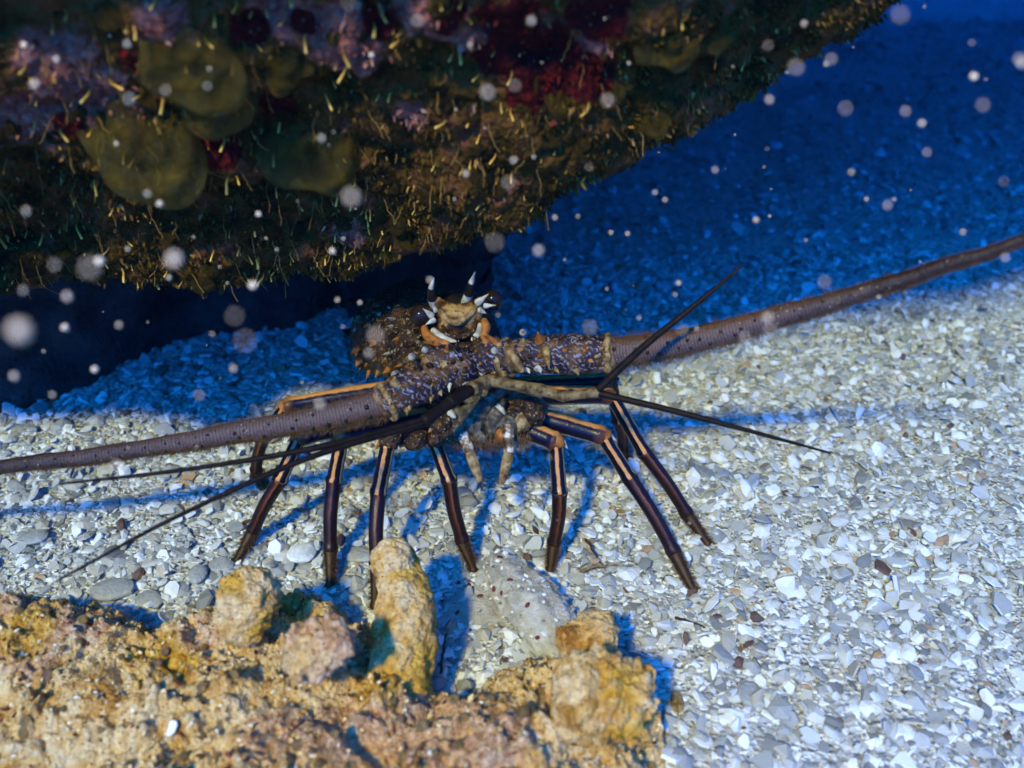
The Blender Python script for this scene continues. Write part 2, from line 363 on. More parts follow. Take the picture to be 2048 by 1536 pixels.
def scatter(n, y0, y1, g):
    y = y0 + (y1 - y0) * g.random(n) ** 1.0; half = .30 + .80 * y
    keep = g.random(n) < half / (.30 + .80 * y1); y = y[keep]; half = half[keep]
    return g.uniform(-1, 1, len(y)) * half, y
g = np.random.default_rng(11)
x1, y1 = scatter(112000, .24, 1.05, g); r1 = np.clip(np.exp(g.normal(math.log(.0031), .50, len(x1))), .0012, .0100)
x2, y2 = scatter(52000, 1.05, 2.6, g); r2 = np.clip(np.exp(g.normal(math.log(.0056), .40, len(x2))), .003, .013)
fl = join([flakes(x1, y1, r1, 7, True, seed=21), flakes(x2, y2, r2, 6, False, seed=22)])
obj('shell_gravel', fl[0], fl[1], M['flake'], sand, fl[2], smooth=False, kind='stuff')
# the largest fragments, one by one
protos = []
for k in range(16):
    v, f, a = flakes(np.array([0.0]), np.array([0.0]), np.array([1.0]), 8 + k % 3, True, tilt=.05, seed=300 + k)
    v[:, 2] -= v[:, 2].mean(); a['tint'][:] = [.05, .1, .3, .15, .45, .02, .72, .25, .9, .35, .08, .2, .93, .12, .4, .18][k]
    me = mesh_data('shell_fragment', v * .0001, f, a, False); me.materials.append(M['flake']); protos.append(me)
fx, fy = scatter(900, .30, .85, g); sel = (np.abs(fx) < .05 + .62 * fy); fx, fy = fx[sel][:300], fy[sel][:300]
fz = ground(fx, fy)
for k in range(len(fx)):
    o = bpy.data.objects.new('shell_fragment', protos[k % 16]); COL.objects.link(o); o.parent = sand
    s = g.uniform(.0044, .0080) * 10000
    o.scale = (s, s * g.uniform(.7, 1), s * g.uniform(.6, 1)); o.location = (fx[k], fy[k], fz[k] + .0035 + .1 * s * .0001)
    o.rotation_euler = (g.normal(0, .22), g.normal(0, .22), g.uniform(0, 6.28))

# ------------------------------------------------------------------ reef overhang
EDGE = [(-500, 590), (0, 575), (250, 572), (420, 560), (620, 545), (800, 515), (930, 440), (1080, 375), (1230, 310), (1390, 240), (1520, 185), (1630, 105), (1735, 15), (1880, -80), (2250, -210)]
SHAD = np.array([(-600, 950), (-200, 890), (150, 850), (330, 790), (560, 795), (700, 765), (900, 735), (1230, 735), (1400, 700), (1700, 610), (2048, 510), (2500, 400)])
SG = np.array([atz(a, c)[:2] for a, c in SHAD])
def edge_pt(px, py):
    best = None
    for d in np.linspace(.3, 1.3, 300):
        p = at(px, py, d)
        if p[2] < .02: break
        s = p[:2] + SH * p[2]
        e = s[1] - np.interp(s[0], SG[:, 0], SG[:, 1])
        if best is None or abs(e) < best[0]: best = (abs(e), p, d)
    return best[1]
EP = np.array([edge_pt(*e) for e in EDGE])
EP[:, 2] = np.clip(EP[:, 2], .16, .44)
for _ in range(2): EP[1:-1] = .5 * EP[1:-1] + .25 * (EP[:-2] + EP[2:])
EP = np.vstack([EP[0] + np.array([-1.5, .3, .0]), EP, EP[-1] + np.array([1.6, .9, .10])])
print('EDGE', np.round(EP, 3).tolist())
tw = -np.array([math.sin(SUN_AZ), math.cos(SUN_AZ), 0])
PROF = [(-1.6, .10), (-.9, .08), (-.30, .035), (-.07, .012), (0, 0), (.034, .05), (.090, .125), (.162, .22), (.245, .34), (.27, .42), (.20, .50), (-.15, .56), (-1.1, .58), (-2.6, .58)]
nu, nv = 430, 300
uu = np.concatenate([np.linspace(0, 1, 12, endpoint=False), np.linspace(1, len(EP) - 2.6, nu - 24), np.linspace(len(EP) - 2.5, len(EP) - 1, 12)])
def cat_u(P, u):
    P = np.asarray(P, float); Q = np.vstack([2 * P[0] - P[1], P, 2 * P[-1] - P[-2]])
    u = np.clip(u, 0, len(P) - 1 - 1e-9); i = u.astype(int); t = (u - i)[:, None]
    a, b_, c_, d_ = Q[i], Q[i + 1], Q[i + 2], Q[i + 3]
    return 0.5 * (2 * b_ + (c_ - a) * t + (2 * a - 5 * b_ + 4 * c_ - d_) * t * t + (3 * b_ - a - 3 * c_ + d_) * t ** 3)
EC = cat_u(EP, uu)
vv = np.concatenate([np.linspace(0, 3, 30, endpoint=False), np.linspace(3, 8.3, nv - 50), np.linspace(8.5, len(PROF) - 1, 20)])
PC = cat_u(PROF, vv)
back = np.where(PC[None, :, 0] < 0, (1 + .15 * np.clip((EC[:, :1] + .1) / .5, 0, 1)), 1.0)  # unseen rear of the ledge, drawn out at right to shade the far sand
S = EC[:, None, :] + (PC[None, :, 0] * back)[..., None] * tw[None, None, :] + PC[None, :, 1:2] * np.array([0, 0, 1.0])[None, None, :]
side = np.clip((EC[:, 0] - .02) / .45, 0, 1) ** 1.2            # unseen bulge added to the ledge above the view, to throw shade at right
lift = np.clip((PC[:, 1] - .20) / .18, 0, 1) * np.clip((PC[:, 0] + .6) / .6, 0, 1)
S = S + (side[:, None] * lift[None, :] * .20)[..., None] * tw
du = np.gradient(S, axis=0); dv = np.gradient(S, axis=1); NN = nrm(np.cross(du, dv)).reshape(-1, 3)
V = S.reshape(-1, 3)
if NN[len(NN) // 2][1] > 0: NN = -NN
vis = np.tile(np.clip(1 - np.abs(vv - 5.5) / 4, .25, 1), nu)
disp = .030 * fbm(V, 9, 3, 41) + .016 * (.55 - worley(V, 24, 42)) + .008 * (.5 - worley(V, 60, 43)) + .005 * fbm(V, 120, 3, 44)
V = V + NN * (disp * (.6 + .4 * vis))[:, None]
F = gridf(nu, nv)
bv = BVHTree.FromPolygons(V.tolist(), F.tolist())
def cast(px, py):
    r = nrm(at(px, py, 1) - CAM); h = bv.ray_cast(Vector(CAM), Vector(r))
    if h[0] is None: return None
    n = np.array(h[1]); n = n if n @ r < 0 else -n
    return np.array(h[0]), n
def patch(lst):
    a = np.zeros(len(V))
    for px, py, rp in lst:
        h = cast(px, py)
        if h is None: continue
        rad = rp / FPX * np.linalg.norm(h[0] - CAM)
        a = np.maximum(a, np.exp(-.5 * (np.linalg.norm(V - h[0], axis=1) / rad) ** 2))
    return a
pink = patch([(120, 140, 60), (200, 190, 50), (330, 60, 45), (560, 20, 50), (660, 60, 60), (700, 110, 50), (840, 20, 50), (880, 50, 40), (60, 230, 50), (250, 330, 30), (820, 230, 30), (940, 80, 30), (1180, 90, 30), (690, 470, 30), (150, 150, 40)])
redp = patch([(500, 60, 32), (430, 290, 42), (450, 230, 30), (280, 130, 30), (530, 190, 30), (560, 215, 28), (760, 40, 30), (1020, 40, 50), (1080, 120, 70), (1180, 150, 40), (1000, 110, 40), (1050, 190, 35), (900, 30, 30), (1200, 20, 50), (610, 40, 25), (140, 260, 25)])
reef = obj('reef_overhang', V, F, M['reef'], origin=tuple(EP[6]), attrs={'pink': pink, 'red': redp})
tag(reef, 'dark overhanging reef ledge covered with olive algae, pink crust and red sponge above the lobster', 'reef')
reef.name = 'reef_overhang'

# growth on the reef: algae lobes, bristles, filaments
def lobe_mesh(nm, seed, mat, na=26, nr=9, scal=.10):
    g = np.random.default_rng(seed); a = np.linspace(0, 2 * math.pi, na + 1); r = np.linspace(.02, 1, nr)
    ph = g.uniform(0, 6.28, 5); out = 1 + scal * sum(np.sin(k * a + ph[k - 1]) / k ** .7 for k in range(2, 6)) * .6
    parts = []
    for side in (1, -.45):
        rr = r[None] * out[:, None]
        z = side * .26 * np.sqrt(np.clip(1 - r ** 2, 0, 1))[None] + .07 * np.sin(5 * a + ph[0])[:, None] * r[None] ** 2 + .05 * np.sin(3 * rr * 4 + ph[1]) + .10 * np.sin(2.3 * rr * np.cos(a)[:, None] * 2 + ph[2]) * np.sin(2.9 * rr * np.sin(a)[:, None] * 2 + ph[3])
        v = np.stack([rr * np.cos(a)[:, None], rr * np.sin(a)[:, None], np.broadcast_to(z, rr.shape)], 2).reshape(-1, 3)
        f = gridf(na + 1, nr); f = f if side > 0 else f[:, ::-1]
        parts.append((v, f, {'rim': np.tile(r, na + 1)}))
    v, f, at_ = join(parts); me = mesh_data(nm, v, f, at_); me.materials.append(mat); return me
def place(nm, me, p, n, s, parent, roll=0.0, up=(0, 0, 1)):
    x, y, z = basis(n, up); c, q = math.cos(roll), math.sin(roll)
    X = c * x + q * y; Y = -q * x + c * y
    o = bpy.data.objects.new(nm, me); COL.objects.link(o); o.parent = parent
    m = Matrix(((X[0] * s, Y[0] * s, z[0] * s, 0), (X[1] * s, Y[1] * s, z[1] * s, 0), (X[2] * s, Y[2] * s, z[2] * s, 0), (0, 0, 0, 1)))
    m.translation = Vector(p - world_loc(parent)); o.matrix_basis = m
    return o
big = [(292, 292, 106), (385, 120, 92), (440, 205, 66), (625, 305, 88), (570, 118, 56), (1340, 80, 60), (1440, 60, 40), (1590, 135, 28), (1310, 250, 28), (865, 140, 26)]
for k, (px, py, rp) in enumerate(big):
    h = cast(px, py)
    if h is None: continue
    p, n = h; d = np.linalg.norm(p - CAM); s = rp / FPX * d
    nn = nrm(.35 * n + .65 * nrm(CAM - p) + np.array([0, 0, .1]))
    place('algae_lobe', lobe_mesh('algae_lobe', 50 + k, M['algae'], 50, 16, .26), p + nn * s * .02, nn, s, reef, rng.uniform(0, 6))
small = [lobe_mesh('olive_lobe', 90 + k, M['olive'] if k < 4 else M['algae'], 14, 6, .22) for k in range(6)]
reef_n = 0; tries = 0
while reef_n < 130 and tries < 2500:
    tries += 1
    px = rng.uniform(-150, 1900); py = rng.uniform(-60, 600)
    h = cast(px, py)
    if h is None: continue
    if rng.random() > .10 + .90 * (py / 450): continue
    p, n = h; s = rng.uniform(.003, .0085)
    nn = nrm(n + rng.normal(0, .45, 3) + .4 * nrm(CAM - p))
    place('olive_lobe', small[rng.integers(6)], p + n * s * .15, nn, s, reef, rng.uniform(0, 6)); reef_n += 1
bm_ = []
for k in range(6):
    bend = np.array([rng.normal(0, .26), rng.normal(0, .26), 0])
    P = np.array([[0, 0, -.12], [0, 0, .3], [*(bend[:2] * .5), .65], [*bend[:2], 1.0]])
    v, f, a = tube(catmull(P, 7), np.array([.080, .078, .080, .085, .088, .095, .09]) * rng.uniform(.7, 1.1), 7, ref=np.array([1.0, 0, 0]))
    me = mesh_data('bristle', v, f, a); me.materials.append(M['bristle']); bm_.append(me)
reef_n = 0; tries = 0; FIL = []
while reef_n < 240 and tries < 4000:
    tries += 1
    px = rng.uniform(-60, 1500); py = rng.uniform(-20, 600) if rng.random() < .75 else rng.uniform(330, 560)
    h = cast(px, py)
    if h is None or fbm(h[0][None], 22, 2, 301)[0] < rng.uniform(-.35, .15): continue
    p, n = h; d = np.linalg.norm(p - CAM)
    dirn = nrm(.55 * n + np.array([rng.normal(-.12, .28), rng.normal(-.1, .2), -.75]))
    s = (.0030 + .0075 * rng.random() ** 1.5) * (1 if px < 700 else .8)
    place('bristle', bm_[rng.integers(6)], p - dirn * s * .05, dirn, s, reef, rng.uniform(0, 6), up=(1, 0, 0)); reef_n += 1
tries = 0
while len(FIL) < 240 and tries < 6000:
    tries += 1
    px = rng.uniform(0, 1700); py = rng.uniform(60, 600)
    h = cast(px, py)
    if h is None or rng.random() > .25 + py / 600: continue
    p, n = h; L = rng.uniform(.006, .018); k = 6
    dr = nrm(.5 * n + np.array([rng.normal(0, .3), rng.normal(0, .3), -.9]))
    P = p + dr * np.linspace(-.1, 1, k)[:, None] * L + np.cumsum(rng.normal(0, .0007, (k, 3)), 0)
    FIL.append(tube(P, np.full(k, rng.uniform(.00014, .0003)), 3, cap=False))
v, f, a = join(FIL); obj('filament_tuft', v, f, M['filament'], reef, kind='stuff')

# turf: countless tiny blades over the crust
tg = np.random.default_rng(77); iu = tg.integers(14, nu - 16, 60000); iv = tg.integers(30, nv - 22, 60000); ix = iu * nv + iv
c0 = V[ix] + tg.normal(0, .0012, (len(ix), 3)); n0 = NN[ix]; kp = fbm(c0, 55, 2, 79) > -.12; c0, n0, ix = c0[kp], n0[kp], ix[kp]
m_ = len(c0); dr = nrm(n0 + tg.normal(0, .55, (m_, 3)) + np.array([0, 0, -.25])); sdv = nrm(np.cross(dr, tg.normal(0, 1, (m_, 3)))); L_ = (.0012 + .0042 * tg.random(m_) ** 2)[:, None]; W_ = L_ * tg.uniform(.10, .38, m_)[:, None]
tv = np.stack([c0 - sdv * W_ - n0 * .0006, c0 + sdv * W_ - n0 * .0006, c0 + dr * L_ * .7 + sdv * W_ * .8, c0 + dr * L_ + tg.normal(0, .0003, (m_, 3))], 1).reshape(-1, 3); k4 = np.arange(m_)[:, None] * 4
tint = .42 * tg.random(m_); rd, pk_ = redp[ix], pink[ix]
tint = np.where(rd + tg.normal(0, .12, m_) > .45, .50 + .22 * tg.random(m_), np.where(pk_ + tg.normal(0, .15, m_) > .45, .75 + .25 * tg.random(m_), tint))
obj('algal_turf', tv, [np.concatenate([k4 + np.array([[0, 1, 2]]), k4 + np.array([[0, 2, 3]])])], M['turf'], reef, {'tint': np.repeat(tint, 4)}, kind='stuff')

# rock that carries the ledge on the left
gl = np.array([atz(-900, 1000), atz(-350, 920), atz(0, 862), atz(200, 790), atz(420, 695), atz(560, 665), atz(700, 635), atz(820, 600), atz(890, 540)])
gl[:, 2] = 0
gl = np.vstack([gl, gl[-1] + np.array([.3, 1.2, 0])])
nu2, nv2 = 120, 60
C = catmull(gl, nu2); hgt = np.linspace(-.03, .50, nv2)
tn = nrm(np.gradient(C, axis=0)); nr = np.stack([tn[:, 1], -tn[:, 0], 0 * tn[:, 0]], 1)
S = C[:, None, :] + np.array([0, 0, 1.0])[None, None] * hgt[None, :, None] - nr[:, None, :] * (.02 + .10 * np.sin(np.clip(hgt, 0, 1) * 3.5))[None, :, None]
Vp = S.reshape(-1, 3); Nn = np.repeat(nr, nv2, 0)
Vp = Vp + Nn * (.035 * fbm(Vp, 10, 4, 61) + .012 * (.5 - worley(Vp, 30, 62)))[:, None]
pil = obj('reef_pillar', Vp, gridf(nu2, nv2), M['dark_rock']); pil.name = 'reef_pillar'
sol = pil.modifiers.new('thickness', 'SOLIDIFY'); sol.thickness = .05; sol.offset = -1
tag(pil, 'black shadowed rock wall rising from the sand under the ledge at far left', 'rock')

# ------------------------------------------------------------------ foreground encrusted rock
rx = np.arange(-.46, .20, .0017); ry = np.arange(.10, .46, .0017)
XX, YY = np.meshgrid(rx, ry, indexing='ij'); px_, py_ = XX.ravel(), YY.ravel()
P3 = np.stack([px_, py_, np.zeros_like(px_)], 1)
BL = [  # screen spot, height of the crest, radius x / y (m)
    (-60, 1230, .060, .070, .035), (60, 1215, .058, .050, .030), (150, 1240, .052, .040, .026), (20, 1330, .06, .08, .05), (240, 1300, .046, .045, .030),
    (330, 1280, .048, .040, .030), (430, 1225, .050, .035, .026), (560, 1190, .047, .034, .024), (650, 1240, .046, .034, .026), (480, 1300, .052, .06, .04),
    (620, 1330, .055, .050, .035), (330, 1400, .060, .07, .045), (520, 1460, .066, .08, .05), (740, 1440, .060, .07, .045), (900, 1480, .060, .07, .04),
    (1000, 1400, .046, .035, .025), (1060, 1340, .044, .034, .024), (1130, 1340, .046, .034, .024), (1200, 1380, .046, .032, .028), (1240, 1420, .040, .026, .026),
    (1050, 1470, .055, .055, .035), (1150, 1520, .052, .045, .03), (700, 1360, .048, .035, .025), (800, 1560, .072, .10, .05), (470, 1580, .075, .09, .05), (1000, 1600, .066, .09, .05)]
H = np.full(len(px_), -.03); k_ = 70.0; acc = np.exp(k_ * H)
for a, c_, z, ra, rb in BL:
    q = atz(a, c_, z); dd = ((px_ - q[0]) / ra) ** 2 + ((py_ - q[1]) / rb) ** 2
    hh = np.where(dd < 1.6, z * np.sqrt(np.clip(1.0 - dd / 1.6, 0, 1)), -.03 - .02 * (dd - 1.6))
    acc = acc + np.exp(np.clip(k_ * hh, -20, 40))
H = np.log(acc) / k_ - .010
wp = P3 + .012 * np.stack([fbm(P3, 40, 2, 77), fbm(P3, 40, 2, 78), 0 * px_], 1)
H = H + .012 * fbm(P3, 28, 3, 71) + .013 * (.5 - worley(wp, 48, 72)) + .008 * (.5 - worley(wp, 115, 73)) * 1.35 + .0060 * (.5 - worley(wp, 260, 79)) + .0025 * fbm(P3, 420, 2, 74)
keep = (H > -.028).reshape(len(rx), len(ry))
Vr = np.stack([px_, py_, H], 1)
Vr[:, 0] += .006 * fbm(Vr, 70, 2, 75); Vr[:, 1] += .006 * fbm(Vr, 70, 2, 76)
Fr = gridf(len(rx), len(ry)); kf = keep.ravel()[Fr].all(1); Fr = Fr[kf]
used = np.unique(Fr); remap = -np.ones(len(Vr), int); remap[used] = np.arange(len(used)); Vr = Vr[used]; Fr = remap[Fr]
def rpatch(lst, z=.05):
    a = np.zeros(len(Vr))
    for px, py, rp in lst:
        q = atz(px, py, z); a = np.maximum(a, np.exp(-.5 * (np.linalg.norm((Vr - q)[:, :2], axis=1) / (rp / FPX * .5)) ** 2))
    return a
rp_ = rpatch([(640, 1270, 70), (680, 1290, 50), (820, 1440, 100), (700, 1480, 80), (950, 1500, 90), (20, 1200, 60), (180, 1230, 60), (1130, 1420, 50), (400, 1260, 40), (560, 1500, 60), (900, 1420, 60), (60, 1300, 50)])
ry_ = rpatch([(500, 1180, 60), (570, 1190, 60), (300, 1300, 60), (60, 1280, 60), (350, 1330, 50), (1230, 1400, 70), (760, 1380, 50), (1130, 1270, 40)])
rock = obj('coral_rock', Vr, Fr, M['rock'], attrs={'pink': rp_, 'yellow': ry_})
tag(rock, 'sunlit yellow and tan encrusted coral rock filling the bottom left foreground', 'rock')
def knob(nm, pts, rad, seed, mat, parent, yel=.6, pk=.0, m=72, n=80, amp=1.6, flat=1.0):
    pts = np.array(pts); P = catmull(pts, n); rr = catmull(np.array(rad, float)[:, None], n)[:, 0]
    v, f, a = tube(P, rr, m, flat=flat)
    cen = np.vstack([P[:1], P[:1], P, P[-1:], P[-1:]]).repeat(m + 1, 0); d = nrm(v - cen)
    v = v + d * (amp * (.0055 * fbm(v, 55, 3, seed) + .0050 * (.5 - worley(v, 120, seed + 1)) + .0028 * (.5 - worley(v, 280, seed + 5)) + .0015 * fbm(v, 420, 2, seed + 2)))[:, None]
    o = obj(nm, v, f, mat, parent, {'yellow': np.full(len(v), yel * .75) + .7 * fbm(v, 45, 2, seed + 3), 'pink': np.full(len(v), pk) + .4 * fbm(v, 40, 2, seed + 4)})
    return o
fk = [atz(798, 1425, .020), atz(800, 1350, .036), atz(812, 1260, .050), atz(808, 1190, .060), atz(795, 1130, .067), atz(790, 1105, .069)]
knob('finger_knob', fk, [.020, .0200, .0205, .0180, .0145, .0110], 81, M['rock'], rock, .95, amp=.75)
knob('finger_cap', [atz(775, 1148, .072), atz(785, 1124, .075), atz(796, 1100, .077)], [.0115, .0155, .0115], 83, M['rock'], rock, .35, m=48, n=40, amp=.7)
knob('round_knob', [at(480, 1260, .56), at(490, 1215, .557), at(500, 1175, .555), at(505, 1150, .555)], [.016, .018, .0185, .0135], 85, M['rock'], rock, .7, amp=.9)
knob('stub_knob', [at(600, 1300, .50), at(640, 1285, .495), at(680, 1268, .49)], [.017, .0155, .012], 89, M['rock'], rock, .2, .5)
knob('warty_knob', [at(1140, 1300, .56), at(1180, 1280, .555), at(1212, 1262, .55)], [.012, .014, .012], 93, M['rock'], rock, .5)
knob('ridged_knob', [at(1130, 1390, .50), at(1200, 1390, .50), at(1255, 1400, .50), at(1280, 1410, .505)], [.020, .023, .018, .010], 97, M['rock'], rock, .55)
for k, (px, py, s) in enumerate([(345, 1455, .0055), (700, 1272, .005)]):
    q = atz(px, py, .062 if py > 1400 else .05)
    place('white_chip', protos[[5, 0, 10, 1, 13, 3][k]], q, nrm(np.array([.1 * k - .2, -.5, .8])), s * 10000, rock, k)
gq = np.random.default_rng(91); pk2 = Vr[gq.integers(0, len(Vr), 8000)]; pk2 = pk2[pk2[:, 2] > .004]
gr = flakes(pk2[:, 0], pk2[:, 1], .0006 + .0016 * gq.random(len(pk2)) ** 2, 5, True, seed=119, tilt=.7)
gv = gr[0].reshape(len(pk2), 11, 3); gv[:, :, 2] += (pk2[:, 2] - ground(pk2[:, 0], pk2[:, 1]))[:, None]
obj('crust_grit', gv.reshape(-1, 3), gr[1], M['grit'], rock, gr[2], smooth=False, kind='stuff')
wbv = BVHTree.FromPolygons(Vr.tolist(), Fr.tolist())
gb = uvsphere(8, 6); gm = []
for k, mt in enumerate((M['rock'], M['rock'], M['tan'], M['red_dot'], M['white_shell'])):
    vv_ = gb[0] * (1 + .22 * fbm(gb[0], 1.7, 2, 200 + k))[:, None]
    me = mesh_data('crust_nodule', vv_, gb[1], {'yellow': np.full(len(vv_), .5 * (k == 0)), 'pink': np.full(len(vv_), .9 * (k == 1))}); me.materials.append(mt); gm.append(me)
for k in range(240):
    q = Vr[rng.integers(len(Vr))]
    h = wbv.ray_cast(Vector((q[0], q[1], .3)), Vector((0, 0, -1)))
    if h[0] is None or h[0].z < .0: continue
    ty = rng.choice(5, p=[.45, .28, .17, .08, .02]); place('crust_nodule', gm[ty], np.array(h[0]), nrm(np.array(h[1]) * (1 if h[1].z > 0 else -1)), rng.uniform(.0015, .0042) * (.5 if ty > 2 else 1), rock, rng.uniform(0, 6))

# ------------------------------------------------------------------ half buried rubble, twigs, pebbles
rub = empty('coral_rubble', atz(1050, 1200, 0)); tag(rub, 'grey cone-shaped piece of dead coral with dark red dots, half buried before the lobster', 'coral rubble')
pts = [atz(985, 1120, .002), atz(1015, 1150, .008), atz(1055, 1200, .012), atz(1095, 1250, .010), atz(1140, 1310, .002)]
P = catmull(pts, 80); rr = catmull(np.array([[.010], [.0175], [.0215], [.0210], [.016]]), 80)[:, 0]
v, f, a = tube(P, rr, 64, ref=np.array([0, 0, 1.0]), flat=.8)
gro = np.sin(a['ang'] * math.pi * 9 + 4 * fbm(v, 30, 2, 115)) * .0009
v = v + nrm(v - P.mean(0)) * (gro + .004 * fbm(v, 45, 3, 111) + .003 * (.5 - worley(v, 100, 112)) + .0015 * (.5 - worley(v, 260, 116)))[:, None]
obj('cone_body', v, f, M['rubble'], rub, a)
pts = [atz(1000, 1200, .0), atz(930, 1215, .002), atz(880, 1225, -.002)]
v2, f2, a2 = tube(catmull(pts, 30), np.linspace(.022, .010, 30), 24, ref=np.array([0, 0, 1.0]), flat=.28); v2 = v2 + nrm(v2 - v2.mean(0)) * (.003 * fbm(v2, 50, 3, 113))[:, None]
obj('silted_flank', v2, f2, M['rubble'], rub, a2)
rb = BVHTree.FromPolygons(np.vstack([v, v2]).tolist(), np.vstack([f, f2 + len(v)]).tolist())
gs = np.random.default_rng(5); vv2 = np.vstack([v, v2]); pick = vv2[gs.integers(0, len(vv2), 420)]; pick = pick[pick[:, 2] > .003]
gr = flakes(pick[:, 0], pick[:, 1], gs.uniform(.0010, .0030, len(pick)), 6, True, seed=118)
gv = gr[0].reshape(len(pick), 13, 3); gv[:, :, 2] += (pick[:, 2] - ground(pick[:, 0], pick[:, 1]))[:, None]
obj('shell_grit', gv.reshape(-1, 3), gr[1], M['flake'], rub, gr[2], smooth=False, kind='stuff')
ds = uvsphere(8, 6); dme = mesh_data('red_dot', ds[0] * np.array([1, .7, .45]), ds[1]); dme.materials.append(M['red_dot'])
for px, py in [(1000, 1115), (965, 1145), (918, 1165), (938, 1170), (1020, 1160), (960, 1192), (988, 1178), (885, 1200), (1055, 1210), (1075, 1275), (940, 1260), (1003, 1186), (915, 1225)]:
    r_ = nrm(at(px, py, 1) - CAM); h = rb.ray_cast(Vector(CAM), Vector(r_))
    p, n = (np.array(h[0]), np.array(h[1])) if h[0] is not None else (atz(px, py, .004), np.array([0, 0, 1.0]))
    if n[2] < 0: n = -n
    place('red_dot', dme, p, n, rng.uniform(.0016, .0028), rub, rng.uniform(0, 3))
def twig(name, pts, r, label, mat='twig'):
    P = catmull(np.array(pts), 14) + rng.normal(0, .0003, (14, 3)); v, f, a = tube(P, np.linspace(r, r * .5, 14), 7)
    return tag(obj(name, v, f, M[mat], None, a), label, 'twig')
twig('twig', [atz(1172, 1078, .012), atz(1188, 1105, .009), atz(1206, 1132, .004)], .0011, 'thin black twig leaning on the sand right of the centre leg')
twig('twig', [atz(1352, 1236, .005), atz(1380, 1243, .006), atz(1410, 1254, .004)], .0012, 'small dark brown twig lying on white shells below the right legs', 'twig')
twig('twig', [atz(1160, 1142, .006), atz(1195, 1132, .007), atz(1236, 1130, .004)], .0016, 'pale brown flat sliver on the sand at the foot of the black twig', 'tan')
twig('grass_blade', [atz(882, 1345, .02), atz(886, 1300, .028), atz(893, 1268, .034)], .0013, 'dark blade standing beside the yellow finger knob of the foreground rock')['category'] = 'blade'
def pebble(px, py, w_, h_, label, mat, z=.006, seed=0, name='pebble'):
    v, f = uvsphere(13, 8); c0 = atz(px, py, z - .002); d = np.linalg.norm(c0 - CAM)
    v = v * np.array([w_ / FPX * d, h_ / FPX * d * 1.25, min(w_, h_) / FPX * d * .45])
    v = v * (1 + .40 * fbm(v, 45, 3, seed) + .22 * fbm(v, 120, 2, seed + 50))[:, None]; an = rng.uniform(-.4, .4); c, s = math.cos(an), math.sin(an)
    v = np.stack([c * v[:, 0] - s * v[:, 1], s * v[:, 0] + c * v[:, 1], v[:, 2]], 1) + c0
    return tag(obj(name, v, f, M[mat], None, smooth=False), label, 'pebble')
pebble(225, 1178, 36, 20, 'broad pale shell slab at the edge of the foreground rock, far left', 'pebble', seed=131)
pebble(300, 1200, 30, 16, 'blue-grey pebble between the pale slab and the round pebble by the foreground rock', 'pebble', seed=132)
pebble(350, 1180, 26, 18, 'small dark grey pebble left of the rounded knob of the foreground rock', 'pebble', seed=133)
pebble(395, 1148, 17, 18, 'upright grey pebble just left of the rounded knob', 'pebble', .010, seed=134)
pebble(440, 1130, 24, 17, 'grey pebble touching the tip of the outermost left front leg', 'pebble', seed=135)
pebble(605, 1108, 27, 20, 'rounded pale pebble in shade behind the rounded knob', 'white_shell', seed=136)
pebble(716, 1108, 46, 20, 'flat grey slab behind the vertical left leg', 'pebble', seed=137)
pebble(1800, 1462, 26, 18, 'large rounded white shell lump near the lower right corner', 'white_shell', seed=138)
pebble(1500, 1390, 26, 20, 'smooth grey rounded pebble on the sand right of the foreground rock', 'pebble', seed=139)
pebble(1355, 1405, 15, 20, 'small brown pebble beside the right end of the foreground rock', 'tan', seed=140)
pebble(65, 1075, 26, 15, 'dull grey oval pebble on the sand at the left border', 'pebble', seed=141)

# ------------------------------------------------------------------ the lobster
lob = empty('spiny_lobster', (-.05, .62, 0)); tag(lob, 'purple and orange spiny lobster standing on the sand, facing the camera with long antennae spread', 'lobster')
# body: carapace and tail in one loft
H0 = np.array([-.046, .590, .108]); bk = nrm(np.array([-.36, .93, 0])); sd_ = np.array([bk[1], -bk[0], 0])
ST = [(-.030, .010, .010, -.004), (-.022, .030, .028, 0), (0, .043, .040, .002), (.04, .053, .047, .003), (.10, .061, .053, .004), (.17, .064, .055, .004), (.235, .057, .050, .0),
      (.25, .047, .041, -.004), (.275, .050, .042, -.006), (.30, .046, .039, -.009), (.325, .048, .040, -.012), (.35, .043, .036, -.018), (.375, .044, .036, -.024), (.40, .038, .031, -.032),
      (.425, .038, .030, -.040), (.45, .030, .022, -.052), (.50, .044, .008, -.075), (.55, .05, .004, -.09)]
ST = np.array(ST); ST[:, 3] -= np.clip(ST[:, 0] - .05, 0, 1) * .26; ST[:, 0] = np.where(ST[:, 0] > .1, .1 + (ST[:, 0] - .1) * .40, ST[:, 0]); stc = catmull(ST, 150); m = 64
a = np.linspace(0, 2 * math.pi, m + 1); ca, sa = np.cos(a), np.sin(a)
sq = np.sign(sa) * np.abs(sa) ** .85
cen = H0 + stc[:, :1] * bk + np.array([0, 0, 1.0]) * stc[:, 3:4]
V = cen[:, None] + stc[:, 1, None, None] * ca[None, :, None] * sd_ + stc[:, 2, None, None] * (sq * np.where(sa < 0, .85, 1))[None, :, None] * np.array([0, 0, 1.0])
V = V.reshape(-1, 3); d = nrm(V - np.repeat(cen, m + 1, 0))
V = V + d * (.003 * fbm(V, 60, 3, 151) + .0035 * np.clip(.42 - worley(V, 85, 152), 0, 1))[:, None]
V[:, 2] = np.maximum(V[:, 2], .012)
obj('body', V, gridf(150, m + 1), M['shell'], lob)
